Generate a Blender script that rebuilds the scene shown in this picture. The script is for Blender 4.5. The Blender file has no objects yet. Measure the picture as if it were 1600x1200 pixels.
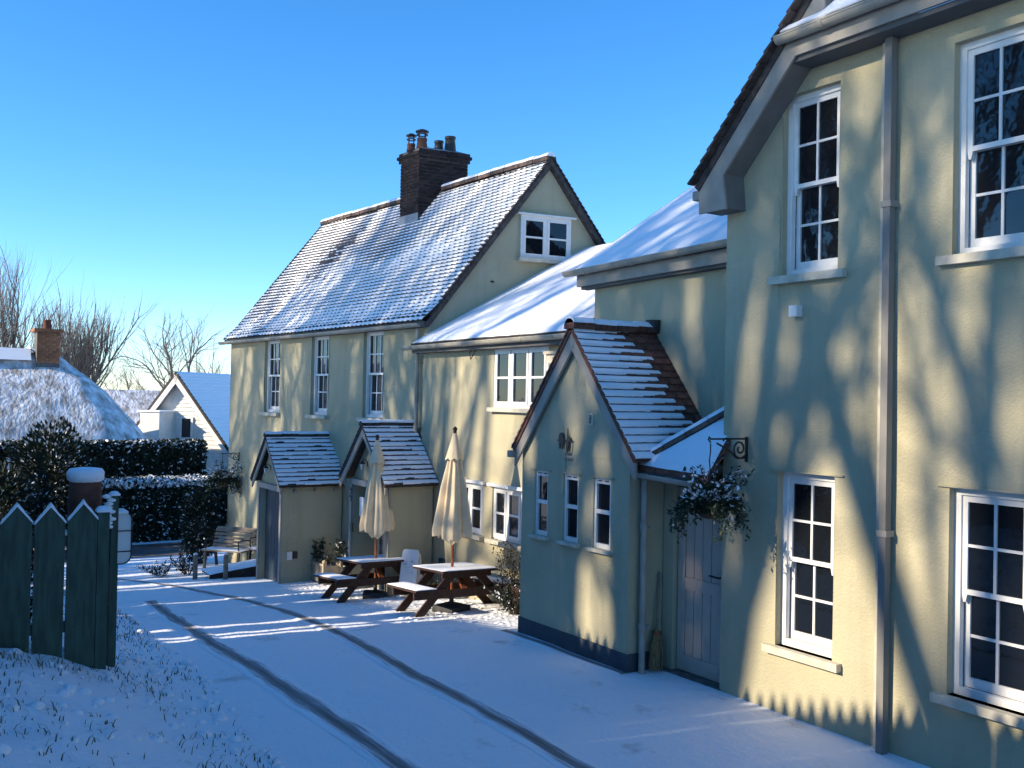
import bpy, math, random
import numpy as np
from mathutils import Vector, Matrix, noise

random.seed(7)
rng = np.random.default_rng(7)
R = math.radians
sc = bpy.context.scene
col = sc.collection

# ------------------------------------------------------------------ camera, sky, sun
YAW, PITCH, ROLL, FPX = R(-33.0), R(0.892), R(1.146), 1518.8
cy_, sy_, cp_, sp_, cr_, sr_ = math.cos(YAW), math.sin(YAW), math.cos(PITCH), math.sin(PITCH), math.cos(ROLL), math.sin(ROLL)
fw = Vector((cy_*cp_, sy_*cp_, sp_)); rt = Vector((sy_, -cy_, 0)); up = rt.cross(fw)
rt, up = cr_*rt + sr_*up, -sr_*rt + cr_*up
cam_d = bpy.data.cameras.new('camera')
cam_d.sensor_width = 36; cam_d.lens = 36*FPX/1600; cam_d.clip_start = 0.05; cam_d.clip_end = 3000
cam = bpy.data.objects.new('camera', cam_d); col.objects.link(cam)
cam.matrix_world = Matrix(((rt.x, up.x, -fw.x, 0), (rt.y, up.y, -fw.y, 0), (rt.z, up.z, -fw.z, 0), (0, 0, 0, 1)))
sc.camera = cam

SUN_AZ, SUN_EL = R(78.0), R(25.0)          # where the sun stands: azimuth from +X, elevation
sdir = Vector((math.cos(SUN_AZ)*math.cos(SUN_EL), math.sin(SUN_AZ)*math.cos(SUN_EL), math.sin(SUN_EL)))
w = bpy.data.worlds.new('World'); sc.world = w; w.use_nodes = True
nt = w.node_tree; bg = nt.nodes['Background']
sky = nt.nodes.new('ShaderNodeTexSky'); sky.sky_type = 'NISHITA'; sky.sun_disc = False
sky.sun_elevation = SUN_EL; sky.sun_rotation = math.pi/2 - SUN_AZ
sky.altitude = 1200; sky.air_density = 1.0; sky.dust_density = 0.0; sky.ozone_density = 5.0
hs = nt.nodes.new('ShaderNodeHueSaturation'); hs.inputs['Saturation'].default_value = 1.2      # crisp frosty air
nt.links.new(sky.outputs[0], hs.inputs['Color']); nt.links.new(hs.outputs[0], bg.inputs[0]); bg.inputs[1].default_value = 0.15
sl = bpy.data.lights.new('sun', 'SUN'); sl.energy = 4.3; sl.angle = R(0.58); sl.color = (1.0, 0.86, 0.66)
so = bpy.data.objects.new('sun', sl); col.objects.link(so)
so.rotation_euler = sdir.to_track_quat('Z', 'Y').to_euler()
so.location = (-20, 30, 20)
sc.view_settings.view_transform = 'Standard'; sc.view_settings.look = 'None'
sc.view_settings.exposure = 0.97; sc.view_settings.gamma = 1; sc.view_settings.use_curve_mapping = False

# ------------------------------------------------------------------ materials
def mat(name, c, rough=0.8, var=0.0, vscale=3.0, bump=0.0, bscale=40.0, bdist=0.01, c2=None, spec=0.3, metal=0.0, stretch=None, detail=4):
    m = bpy.data.materials.new(name); m.use_nodes = True
    t = m.node_tree; b = t.nodes['Principled BSDF']
    b.inputs['Roughness'].default_value = rough; b.inputs['Metallic'].default_value = metal
    b.inputs['Specular IOR Level'].default_value = spec
    b.inputs['Base Color'].default_value = (*c, 1)
    if var or c2 or bump:
        tc = t.nodes.new('ShaderNodeTexCoord'); mp = t.nodes.new('ShaderNodeMapping')
        t.links.new(tc.outputs['Object'], mp.inputs[0])
        if stretch: mp.inputs['Scale'].default_value = stretch
    if var or c2:
        n = t.nodes.new('ShaderNodeTexNoise'); n.inputs['Scale'].default_value = vscale; n.inputs['Detail'].default_value = detail
        t.links.new(mp.outputs[0], n.inputs[0])
        cr = t.nodes.new('ShaderNodeValToRGB')
        if c2 is None:
            lo = [x*(1-var) for x in c]; hi = [min(1, x*(1+var)) for x in c]
        else: lo, hi = c2, c
        cr.color_ramp.elements[0].color = (*lo, 1); cr.color_ramp.elements[0].position = 0.33
        cr.color_ramp.elements[1].color = (*hi, 1); cr.color_ramp.elements[1].position = 0.66
        t.links.new(n.outputs[0], cr.inputs[0]); t.links.new(cr.outputs[0], b.inputs['Base Color'])
    if bump:
        n2 = t.nodes.new('ShaderNodeTexNoise'); n2.inputs['Scale'].default_value = bscale; n2.inputs['Detail'].default_value = 5
        t.links.new(mp.outputs[0], n2.inputs[0])
        bp = t.nodes.new('ShaderNodeBump'); bp.inputs['Strength'].default_value = bump; bp.inputs['Distance'].default_value = bdist
        t.links.new(n2.outputs[0], bp.inputs['Height']); t.links.new(bp.outputs[0], b.inputs['Normal'])
    return m

def objvar(m, amt=0.25):
    """per-object brightness variation"""
    t = m.node_tree; b = t.nodes['Principled BSDF']; oi = t.nodes.new('ShaderNodeObjectInfo')
    mr = t.nodes.new('ShaderNodeMapRange'); mr.inputs[3].default_value = 1-amt; mr.inputs[4].default_value = 1+amt
    t.links.new(oi.outputs['Random'], mr.inputs[0])
    hs = t.nodes.new('ShaderNodeHueSaturation'); t.links.new(mr.outputs[0], hs.inputs['Value'])
    s = b.inputs['Base Color']
    if s.links: t.links.new(s.links[0].from_socket, hs.inputs['Color'])
    else: hs.inputs['Color'].default_value = s.default_value
    t.links.new(hs.outputs[0], s)
    return m

M = {}
def stain(m, amt=0.16):
    """weather streaks and damp blotches on painted render"""
    t = m.node_tree; b = t.nodes['Principled BSDF']; L = t.links.new; src = b.inputs['Base Color'].links[0].from_socket
    tc = t.nodes.new('ShaderNodeTexCoord'); mp = t.nodes.new('ShaderNodeMapping'); mp.inputs['Scale'].default_value = (5, 5, 0.35); L(tc.outputs['Object'], mp.inputs[0])
    n = t.nodes.new('ShaderNodeTexNoise'); n.inputs['Scale'].default_value = 1.0; n.inputs['Detail'].default_value = 6; n.inputs['Roughness'].default_value = 0.65; L(mp.outputs[0], n.inputs[0])
    r = t.nodes.new('ShaderNodeMapRange'); r.inputs[1].default_value = 0.48; r.inputs[2].default_value = 0.78; r.inputs[3].default_value = 0.0; r.inputs[4].default_value = amt; L(n.outputs[0], r.inputs[0])
    mx = t.nodes.new('ShaderNodeMix'); mx.data_type = 'RGBA'; L(r.outputs[0], mx.inputs[0]); L(src, mx.inputs[6]); mx.inputs[7].default_value = (0.17, 0.16, 0.11, 1); L(mx.outputs[2], b.inputs['Base Color'])
    bp = [q for q in t.nodes if q.type == 'BUMP'][0]
    n3 = t.nodes.new('ShaderNodeTexNoise'); n3.inputs['Scale'].default_value = 4.5; n3.inputs['Detail'].default_value = 4; L(tc.outputs['Object'], n3.inputs[0])
    b2 = t.nodes.new('ShaderNodeBump'); b2.inputs['Strength'].default_value = 0.35; b2.inputs['Distance'].default_value = 0.03; L(n3.outputs[0], b2.inputs['Height']); L(bp.outputs[0], b2.inputs['Normal']); L(b2.outputs[0], b.inputs['Normal'])
    return m
M['render'] = mat('painted_render', (0.46, 0.415, 0.28), 0.9, c2=(0.39, 0.355, 0.235), vscale=1.3, bump=0.7, bscale=48, bdist=0.012, spec=0.15, detail=8)
M['render2'] = mat('painted_render_smooth', (0.465, 0.42, 0.285), 0.88, c2=(0.41, 0.37, 0.245), vscale=0.9, bump=0.4, bscale=60, bdist=0.005, spec=0.15, detail=8)
stain(M['render'], 0.22); stain(M['render2'], 0.18)
M['snow'] = mat('snow', (0.88, 0.89, 0.91), 0.55, bump=0.5, bscale=9, bdist=0.03, spec=0.25)
M['snow_fine'] = mat('snow_fine', (0.88, 0.89, 0.91), 0.6, bump=0.6, bscale=45, bdist=0.012, spec=0.2)
M['tile'] = objvar(mat('clay_tile', (0.055, 0.046, 0.043), 0.85, var=0.4, vscale=14, bump=0.4, bscale=60, bdist=0.004), 0.35)
M['tile_red'] = objvar(mat('red_clay_tile', (0.135, 0.058, 0.040), 0.85, var=0.35, vscale=14, bump=0.4, bscale=60, bdist=0.004), 0.3)
M['ridge'] = objvar(mat('ridge_clay', (0.10, 0.07, 0.058), 0.85, var=0.4, vscale=9, bump=0.4, bscale=40, bdist=0.005), 0.3)
M['trim'] = mat('grey_beige_trim', (0.30, 0.275, 0.235), 0.55, var=0.12, vscale=5, bump=0.15, bscale=30, bdist=0.002)
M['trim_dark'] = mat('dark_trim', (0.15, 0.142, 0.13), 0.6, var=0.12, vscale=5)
M['gutter'] = mat('gutter_paint', (0.33, 0.305, 0.25), 0.45, var=0.15, vscale=6, spec=0.4)
M['pipe'] = mat('pipe_grey', (0.20, 0.19, 0.17), 0.5, var=0.1)
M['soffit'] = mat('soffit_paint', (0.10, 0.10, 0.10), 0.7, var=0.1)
M['white'] = mat('white_gloss', (0.72, 0.71, 0.675), 0.35, var=0.05, vscale=8, spec=0.5, bump=0.08, bscale=25, bdist=0.002)
M['sill'] = mat('sill_paint', (0.50, 0.46, 0.36), 0.7, var=0.15, vscale=10, bump=0.3, bscale=60, bdist=0.003)
M['plinth'] = mat('plinth_paint', (0.055, 0.07, 0.085), 0.8, var=0.2, vscale=4, bump=0.5, bscale=50, bdist=0.006)
M['door_dark'] = mat('dark_slate_door', (0.035, 0.055, 0.075), 0.45, var=0.1, bump=0.1, bscale=20, bdist=0.002)
M['door_taupe'] = mat('taupe_door', (0.50, 0.40, 0.32), 0.5, var=0.06, vscale=6, bump=0.1, bscale=30, bdist=0.002)
M['iron'] = mat('black_iron', (0.012, 0.012, 0.014), 0.45, spec=0.5)
M['lead'] = mat('lead_flashing', (0.24, 0.25, 0.27), 0.5, var=0.2, vscale=8, spec=0.5)
M['brick'] = objvar(mat('dark_brick', (0.045, 0.027, 0.024), 0.9, c2=(0.014, 0.012, 0.014), vscale=5, bump=0.7, bscale=50, bdist=0.006), 0.5)  # dark brown brick varying to near black
M['brick_or'] = objvar(mat('orange_brick', (0.32, 0.13, 0.06), 0.9, var=0.3, vscale=8, bump=0.6, bscale=40, bdist=0.006), 0.3)
M['mortar'] = mat('mortar', (0.13, 0.12, 0.11), 0.95, var=0.3, vscale=9, bump=0.5, bscale=70, bdist=0.006)
M['terracotta'] = mat('terracotta', (0.115, 0.052, 0.036), 0.85, var=0.3, vscale=7, bump=0.3, bscale=30, bdist=0.004)
M['dark_metal'] = mat('dark_metal', (0.03, 0.03, 0.03), 0.5, var=0.3, spec=0.4)
M['wood_dark'] = mat('stained_timber', (0.05, 0.024, 0.016), 0.6, var=0.35, vscale=6, bump=0.35, bscale=30, bdist=0.004, stretch=(1, 8, 8))
M['wood_grey'] = mat('weathered_timber', (0.22, 0.18, 0.14), 0.8, var=0.3, vscale=6, bump=0.4, bscale=30, bdist=0.005)
M['wood_pole'] = mat('varnished_pole', (0.26, 0.085, 0.035), 0.4, var=0.25, vscale=12)
M['canvas'] = mat('cream_canvas', (0.70, 0.575, 0.385), 0.9, var=0.08, vscale=6, bump=0.25, bscale=120, bdist=0.003, spec=0.1)
M['green_paint'] = mat('green_paint', (0.035, 0.075, 0.055), 0.55, var=0.3, vscale=5, bump=0.3, bscale=25, bdist=0.004, stretch=(4, 4, 0.7))
M['fence_wood'] = mat('fence_timber', (0.12, 0.09, 0.065), 0.85, var=0.3, vscale=6, bump=0.3, bscale=25, bdist=0.004)
M['bark'] = mat('bark', (0.10, 0.085, 0.07), 0.9, var=0.35, vscale=8, bump=0.6, bscale=20, bdist=0.02)
M['bark_far'] = mat('bark_far', (0.15, 0.13, 0.115), 0.9, var=0.3, vscale=2)
M['leaf'] = mat('evergreen_leaf', (0.028, 0.05, 0.022), 0.55, c2=(0.014, 0.028, 0.014), vscale=7, spec=0.3)
M['leaf_hedge'] = mat('hedge_leaf', (0.018, 0.03, 0.017), 0.6, c2=(0.009, 0.016, 0.01), vscale=4, spec=0.25)
M['leaf_brown'] = mat('dead_leaf', (0.13, 0.085, 0.04), 0.8, c2=(0.06, 0.06, 0.03), vscale=9)
M['grass'] = mat('winter_grass', (0.10, 0.115, 0.045), 0.8, c2=(0.16, 0.13, 0.07), vscale=4)
M['weatherboard'] = mat('white_weatherboard', (0.72, 0.70, 0.64), 0.7, var=0.12, vscale=3)
M['concrete'] = mat('umbrella_base', (0.05, 0.05, 0.052), 0.8, var=0.3, bump=0.4, bscale=40)
M['planter'] = mat('planter_timber', (0.36, 0.29, 0.20), 0.75, var=0.25, vscale=7, bump=0.3, bscale=30, bdist=0.004)
M['soil'] = mat('soil', (0.05, 0.035, 0.025), 0.95, var=0.3, bump=0.6, bscale=30, bdist=0.02)
M['straw'] = mat('broom_straw', (0.30, 0.20, 0.10), 0.85, var=0.3, vscale=20)
M['board_white'] = mat('sign_white', (0.72, 0.73, 0.72), 0.5, var=0.08)
M['board_blue'] = mat('sign_blue_mark', (0.22, 0.28, 0.36), 0.6)
M['lamp_glass'] = mat('lantern_glass', (0.55, 0.55, 0.5), 0.1, spec=0.6)
M['thatch'] = mat('snowy_thatch', (0.80, 0.81, 0.83), 0.7, c2=(0.30, 0.27, 0.24), vscale=2.2, bump=0.8, bscale=6, bdist=0.08, stretch=(1.6, 1.6, 0.5), detail=10)
M['cream_wall'] = mat('cream_cottage_wall', (0.55, 0.47, 0.36), 0.9, var=0.1)
M['lettering'] = mat('grey_lettering', (0.16, 0.16, 0.15), 0.8)

def glass_mat():
    m = bpy.data.materials.new('dark_window_glass'); m.use_nodes = True
    t = m.node_tree; b = t.nodes['Principled BSDF']
    b.inputs['Base Color'].default_value = (0.008, 0.010, 0.013, 1); b.inputs['Roughness'].default_value = 0.03
    b.inputs['Specular IOR Level'].default_value = 0.55
    tc = t.nodes.new('ShaderNodeTexCoord'); n = t.nodes.new('ShaderNodeTexNoise'); n.inputs['Scale'].default_value = 5
    bp = t.nodes.new('ShaderNodeBump'); bp.inputs['Strength'].default_value = 0.06; bp.inputs['Distance'].default_value = 0.02
    t.links.new(tc.outputs['Object'], n.inputs[0]); t.links.new(n.outputs[0], bp.inputs['Height']); t.links.new(bp.outputs[0], b.inputs['Normal'])
    return m
M['glass'] = glass_mat()

def ground_mat():
    m = bpy.data.materials.new('snow_ground'); m.use_nodes = True
    t = m.node_tree; b = t.nodes['Principled BSDF']; L = t.links.new
    b.inputs['Roughness'].default_value = 0.6; b.inputs['Specular IOR Level'].default_value = 0.2
    tc = t.nodes.new('ShaderNodeTexCoord')
    n1 = t.nodes.new('ShaderNodeTexNoise'); n1.inputs['Scale'].default_value = 1.4; n1.inputs['Detail'].default_value = 9; n1.inputs['Roughness'].default_value = 0.7
    L(tc.outputs['Object'], n1.inputs[0])
    cr = t.nodes.new('ShaderNodeValToRGB')
    cr.color_ramp.elements[0].position = 0.27; cr.color_ramp.elements[0].color = (0.45, 0.43, 0.41, 1)
    cr.color_ramp.elements[1].position = 0.41; cr.color_ramp.elements[1].color = (0.87, 0.88, 0.90, 1)
    L(n1.outputs[0], cr.inputs[0]); L(cr.outputs[0], b.inputs['Base Color'])
    n2 = t.nodes.new('ShaderNodeTexNoise'); n2.inputs['Scale'].default_value = 7; n2.inputs['Detail'].default_value = 8; n2.inputs['Roughness'].default_value = 0.65
    L(tc.outputs['Object'], n2.inputs[0])
    bp = t.nodes.new('ShaderNodeBump'); bp.inputs['Strength'].default_value = 0.7; bp.inputs['Distance'].default_value = 0.05
    L(n2.outputs[0], bp.inputs['Height']); L(bp.outputs[0], b.inputs['Normal'])
    return m
M['ground'] = ground_mat()

def track_mat():
    m = bpy.data.materials.new('slush_track'); m.use_nodes = True
    t = m.node_tree; b = t.nodes['Principled BSDF']; L = t.links.new
    b.inputs['Roughness'].default_value = 0.7
    uv = t.nodes.new('ShaderNodeUVMap'); uv.uv_map = 'UVMap'
    sep = t.nodes.new('ShaderNodeSeparateXYZ'); L(uv.outputs[0], sep.inputs[0])
    # ribs along the track + ragged noise, both real differences of snow and bared tarmac
    mp = t.nodes.new('ShaderNodeMapping'); mp.inputs['Scale'].default_value = (9, 1.3, 1); L(uv.outputs[0], mp.inputs[0])
    n = t.nodes.new('ShaderNodeTexNoise'); n.inputs['Scale'].default_value = 1.0; n.inputs['Detail'].default_value = 6; n.inputs['Roughness'].default_value = 0.7
    L(mp.outputs[0], n.inputs[0])
    a = t.nodes.new('ShaderNodeMath'); a.operation = 'SUBTRACT'; L(sep.outputs[0], a.inputs[0]); a.inputs[1].default_value = 0.5
    ab = t.nodes.new('ShaderNodeMath'); ab.operation = 'ABSOLUTE'; L(a.outputs[0], ab.inputs[0])
    ad = t.nodes.new('ShaderNodeMath'); ad.operation = 'MULTIPLY_ADD'; L(n.outputs[0], ad.inputs[0]); ad.inputs[1].default_value = 0.8; L(ab.outputs[0], ad.inputs[2])
    cr = t.nodes.new('ShaderNodeValToRGB')
    e = cr.color_ramp.elements
    e[0].position = 0.34; e[0].color = (0.12, 0.11, 0.105, 1); e[1].position = 0.74; e[1].color = (0.87, 0.88, 0.90, 1)
    x = e.new(0.56); x.color = (0.27, 0.26, 0.26, 1)
    L(ad.outputs[0], cr.inputs[0]); L(cr.outputs[0], b.inputs['Base Color'])
    bp = t.nodes.new('ShaderNodeBump'); bp.inputs['Strength'].default_value = 0.6; bp.inputs['Distance'].default_value = 0.02
    L(n.outputs[0], bp.inputs['Height']); L(bp.outputs[0], b.inputs['Normal'])
    return m
M['track'] = track_mat()
M['road'] = mat('wet_road', (0.085, 0.065, 0.055), 0.6, c2=(0.16, 0.13, 0.12), vscale=1.2, bump=0.3, bscale=40, bdist=0.01)

# ------------------------------------------------------------------ helpers
def tag(o, label=None, cat=None, group=None, kind=None):
    if label: o['label'] = label
    if cat: o['category'] = cat
    if group: o['group'] = group
    if kind: o['kind'] = kind
    return o

def thing(name, loc, label, cat, group=None, rz=0):
    o = bpy.data.objects.new(name, None); col.objects.link(o); o.location = loc; o.rotation_euler = (0, 0, rz)
    o.empty_display_size = 0.2
    return tag(o, label, cat, group)

def base_of(o):
    v = Vector((0, 0, 0))
    while o is not None:
        v += Vector(o.location); o = o.parent
    return v

class MB:
    """collects faces; build() links them as one mesh object. Coordinates are world unless local=True."""
    def __init__(s): s.v = []; s.f = []; s.mi = []; s.sm = []
    def add(s, vs, fs, mi=0, smooth=False):
        o = len(s.v); s.v += [tuple(v) for v in vs]
        for f in fs: s.f.append(tuple(i+o for i in f)); s.mi.append(mi); s.sm.append(smooth)
        return s
    def quad(s, a, b, c, d, mi=0): return s.add((a, b, c, d), ((0, 1, 2, 3),), mi)
    def poly(s, pts, mi=0): return s.add(pts, (tuple(range(len(pts))),), mi)
    def obox(s, c, ax, ay, az, mi=0):
        """box with centre c and half axes"""
        c, ax, ay, az = Vector(c), Vector(ax), Vector(ay), Vector(az)
        vs = [c + i*ax + j*ay + k*az for i in (-1, 1) for j in (-1, 1) for k in (-1, 1)]
        return s.add(vs, ((0, 1, 3, 2), (4, 6, 7, 5), (0, 4, 5, 1), (2, 3, 7, 6), (0, 2, 6, 4), (1, 5, 7, 3)), mi)
    def box(s, lo, hi, mi=0):
        c = [(a+b)/2 for a, b in zip(lo, hi)]; h = [(b-a)/2 for a, b in zip(lo, hi)]
        return s.obox(c, (h[0], 0, 0), (0, h[1], 0), (0, 0, h[2]), mi)
    def bar(s, a, b, wd, ht, upv=(0, 0, 1), mi=0):
        """rectangular bar from a to b: wd across, ht along up"""
        a, b = Vector(a), Vector(b); d = (b-a); L = d.length; d.normalize()
        u = Vector(upv); sd = d.cross(u)
        if sd.length < 1e-4: sd = d.cross(Vector((1, 0, 0)))
        sd.normalize(); u = sd.cross(d)
        return s.obox((a+b)/2, d*L/2, sd*wd/2, u*ht/2, mi)
    def prism(s, pts, off, mi=0):
        """closed prism: polygon pts swept by vector off"""
        n = len(pts); off = Vector(off); p = [Vector(q) for q in pts]
        fs = [tuple(range(n))[::-1], tuple(range(n, 2*n))] + [(i, (i+1) % n, n+(i+1) % n, n+i) for i in range(n)]
        return s.add(p + [q+off for q in p], fs, mi)
    def tube(s, path, rad, n=8, mi=0, caps=True, smooth=True):
        path = [Vector(p) for p in path]
        if not hasattr(rad, '__len__'): rad = [rad]*len(path)
        o = []; prev = None
        for i, p in enumerate(path):
            d = (path[min(i+1, len(path)-1)] - path[max(i-1, 0)])
            if d.length < 1e-6: d = Vector((0, 0, 1))
            d.normalize()
            if prev is None:
                u = Vector((0, 0, 1)) if abs(d.z) < 0.9 else Vector((1, 0, 0))
            else: u = prev
            sd = d.cross(u); sd.normalize(); u = sd.cross(d); prev = u
            for k in range(n):
                a = 2*math.pi*k/n; o.append(p + (sd*math.cos(a) + u*math.sin(a))*rad[i])
        fs = []
        for i in range(len(path)-1):
            for k in range(n):
                k2 = (k+1) % n; fs.append((i*n+k, i*n+k2, (i+1)*n+k2, (i+1)*n+k))
        s.add(o, fs, mi, smooth)
        if caps:
            m = (len(path)-1)*n
            s.add(o[:n], (tuple(range(n))[::-1],), mi); s.add(o[m:m+n], (tuple(range(n)),), mi)
        return s
    def lathe(s, c, prof, n=16, mi=0, smooth=True):
        """profile [(r, z)] about a vertical axis at c"""
        c = Vector(c); o = []
        for r, z in prof:
            for k in range(n):
                a = 2*math.pi*k/n; o.append(c + Vector((r*math.cos(a), r*math.sin(a), z)))
        fs = []
        for i in range(len(prof)-1):
            for k in range(n):
                k2 = (k+1) % n; fs.append((i*n+k, i*n+k2, (i+1)*n+k2, (i+1)*n+k))
        return s.add(o, fs, mi, smooth)
    def mesh(s, name, mats, off=(0, 0, 0)):
        me = bpy.data.meshes.new(name)
        v = np.array(s.v, float) - np.array(off)
        me.from_pydata(v.tolist(), [], s.f)
        for m in mats: me.materials.append(m)
        me.polygons.foreach_set('material_index', s.mi)
        me.polygons.foreach_set('use_smooth', s.sm)
        me.update(); return me
    def build(s, name, mats, parent=None, local=False):
        if not isinstance(mats, (list, tuple)): mats = [mats]
        off = (0, 0, 0) if (local or parent is None) else base_of(parent)
        o = bpy.data.objects.new(name, s.mesh(name, mats, off)); col.objects.link(o); o.parent = parent
        return o

def copy_tree(o, parent=None):
    c = o.copy(); col.objects.link(c); c.parent = parent
    for ch in list(o.children): copy_tree(ch, c)
    return c

def ss(a, b, x):
    t = max(0.0, min(1.0, (x-a)/(b-a))); return t*t*(3-2*t)

def gz(x, y):
    """height of the ground (eye level = 0): it falls away along the lane"""
    if x < 9.0: z = -2.79
    elif x < 10.6: z = -2.79 - 0.094*(x-9.0)**2/3.2
    elif x < 26: z = -1.87 - 0.094*x
    elif x < 33: z = -4.314 - 0.094*7*(1-(1-(x-26)/7)**2)/2
    else: z = -4.643
    edge = -3.55 + 0.07*(21-x) if x < 21 else -3.55
    bank = ss(edge-0.05, edge+1.6, y) * ss(26, 20, x)
    z += 0.22*bank + 0.72*ss(edge+0.3, edge+3.2, y)*ss(16, 7, x)      # the bank climbs to where the photographer stands
    if 0.001 < bank: z += 0.055*bank*noise.noise((x*2.3, y*2.3, 0)) + 0.03*bank*noise.noise((x*7, y*7, 3))
    z += 0.012*noise.noise((x*1.7, y*1.7, 5)) + (0.009*noise.noise((x*4.3, y*4.3, 8)) if -6 < y < 1 else 0)
    return z

def wall_panel(mb, o, du, length, z0, z1, openings, depth=0.12, wob=0.012, inward=None, mi=0, step=0.45, seed=0.0, skip=None):
    """wall face from o along du, with real openings (u0, u1, z0, z1) and their reveals"""
    o = Vector(o); du = Vector(du).normalized(); inw = Vector(inward).normalized()
    us = {0.0, length}; zs = {z0, z1}
    for a, b, c, d in openings: us |= {a, b}; zs |= {c, d}
    def fill(st):
        st = sorted(st); out = []
        for a, b in zip(st, st[1:]):
            n = max(1, int(math.ceil((b-a)/step)))
            out += [a + (b-a)*k/n for k in range(n)]
        return out + [st[-1]]
    us, zs = fill(us), fill(zs)
    def P(u, z):
        wv = wob*noise.noise((u*0.8+seed, z*0.8, seed)) + wob*0.5*noise.noise((u*2.2+seed, z*2.2, 3+seed))
        if u <= us[0]+1e-6 or u >= us[-1]-1e-6: wv *= 0.5
        return o + du*u + inw*wv + Vector((0, 0, z-o.z))
    idx = {}; vs = []
    for i, u in enumerate(us):
        for j, z in enumerate(zs): idx[i, j] = len(vs); vs.append(P(u, z))
    fs = []
    for i in range(len(us)-1):
        for j in range(len(zs)-1):
            uc, zc = (us[i]+us[i+1])/2, (zs[j]+zs[j+1])/2
            if any(a < uc < b and c < zc < d for a, b, c, d in openings): continue
            fs.append((idx[i, j], idx[i+1, j], idx[i+1, j+1], idx[i, j+1]))
    mb.add(vs, fs, mi, True)
    for a, b, c, d in openings:
        q = [P(a, c), P(b, c), P(b, d), P(a, d)]; k = [p + inw*depth for p in q]
        for i in range(4): mb.quad(q[i], q[(i+1) % 4], k[(i+1) % 4], k[i], mi)

def pane(parent, c, ax, az, n, mat_=None):
    """one glass pane, a hair out of true like old glass"""
    t = n + Vector((random.uniform(-1, 1), random.uniform(-1, 1), random.uniform(-1, 1)))*0.006
    mb = MB(); d = ax.normalized()
    a2 = ax - n*(ax.dot(t)-ax.dot(n)); z2 = az - n*(az.dot(t)-az.dot(n))
    mb.obox(c, a2, n*0.003, z2)
    return mb.build('pane', mat_ or M['glass'], parent)

def sash_window(bld, o, du, n, wd, z0, z1, cols=2, rows=2, rec=0.06, jamb=0.055, sill_w=0.10, sill_d=0.09, horns=True, sillm='sill'):
    """vertical sliding sash set in an opening; o = lower-left of the opening on the wall face at z0, n points out"""
    o = Vector(o); du = Vector(du).normalized(); n = Vector(n).normalized(); Z = Vector((0, 0, 1)); h = z1-z0
    f = MB(); cd = 0.05
    c = o - n*(rec+cd/2)
    f.obox(c + du*jamb/2 + Z*h/2, du*jamb/2, n*cd/2, Z*h/2); f.obox(c + du*(wd-jamb/2) + Z*h/2, du*jamb/2, n*cd/2, Z*h/2)
    f.obox(c + du*wd/2 + Z*(h-jamb/2), du*(wd/2-jamb), n*cd/2, Z*jamb/2)
    f.obox(c + du*wd/2 + Z*0.03, du*(wd/2-jamb), n*cd/2, Z*0.03)
    win = f.build('window', M['white'], bld)
    hm = h/2
    for k in (0, 1):                                      # lower, upper sash
        off = rec + (0.062 if k == 0 else 0.018)
        zb = 0.06 if k == 0 else hm-0.02; zt = hm+0.02 if k == 0 else h-jamb
        st = 0.045; br = 0.075 if k == 0 else 0.04; tr = 0.04 if k == 0 else 0.05
        x0, x1 = jamb, wd-jamb; cc = o - n*(off+0.018)
        s = MB()
        s.obox(cc + du*(x0+st/2) + Z*(zb+zt)/2, du*st/2, n*0.018, Z*(zt-zb)/2)
        s.obox(cc + du*(x1-st/2) + Z*(zb+zt)/2, du*st/2, n*0.018, Z*(zt-zb)/2)
        s.obox(cc + du*wd/2 + Z*(zb+br/2), du*((x1-x0)/2-st), n*0.0175, Z*br/2)
        s.obox(cc + du*wd/2 + Z*(zt-tr/2), du*((x1-x0)/2-st), n*0.0175, Z*tr/2)
        if horns and k == 1:
            for xx in (x0+st/2, x1-st/2):
                s.prism([cc+du*(xx-st/2)+Z*zb-n*0.017, cc+du*(xx+st/2)+Z*zb-n*0.017, cc+du*(xx+st*0.2)+Z*(zb-0.06)-n*0.017, cc+du*(xx-st*0.2)+Z*(zb-0.06)-n*0.017], n*0.034)
        gx0, gx1, gz0, gz1 = x0+st, x1-st, zb+br, zt-tr; bw = 0.022
        for i in range(1, cols):
            x = gx0+(gx1-gx0)*i/cols; s.obox(cc + du*x + Z*(gz0+gz1)/2, du*bw/2, n*0.014, Z*(gz1-gz0)/2)
        for j in range(1, rows):
            z = gz0+(gz1-gz0)*j/rows; s.obox(cc + du*(gx0+gx1)/2 + Z*z, du*(gx1-gx0)/2, n*0.0125, Z*bw/2)
        s.build('sash', M['white'], win)
        for i in range(cols):
            for j in range(rows):
                xa, xb = gx0+(gx1-gx0)*i/cols, gx0+(gx1-gx0)*(i+1)/cols; za, zb_ = gz0+(gz1-gz0)*j/rows, gz0+(gz1-gz0)*(j+1)/rows
                pane(win, cc - n*0.004 + du*(xa+xb)/2 + Z*(za+zb_)/2, du*(xb-xa)/2, Z*(zb_-za)/2, n)
    bk = MB(); bk.obox(o - n*(rec+0.16) + du*wd/2 + Z*h/2, du*wd/2, n*0.01, Z*h/2); bk.build('window_back', M['soffit'], win)  # plain dark sheet closing the opening behind the panes
    s = MB(); s.obox(o + n*(sill_d/2-0.06) + du*wd/2 - Z*0.035, du*(wd/2+sill_w), n*(sill_d/2+0.06), Z*0.035)
    s.build('sill', M[sillm], win)
    return win

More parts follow.
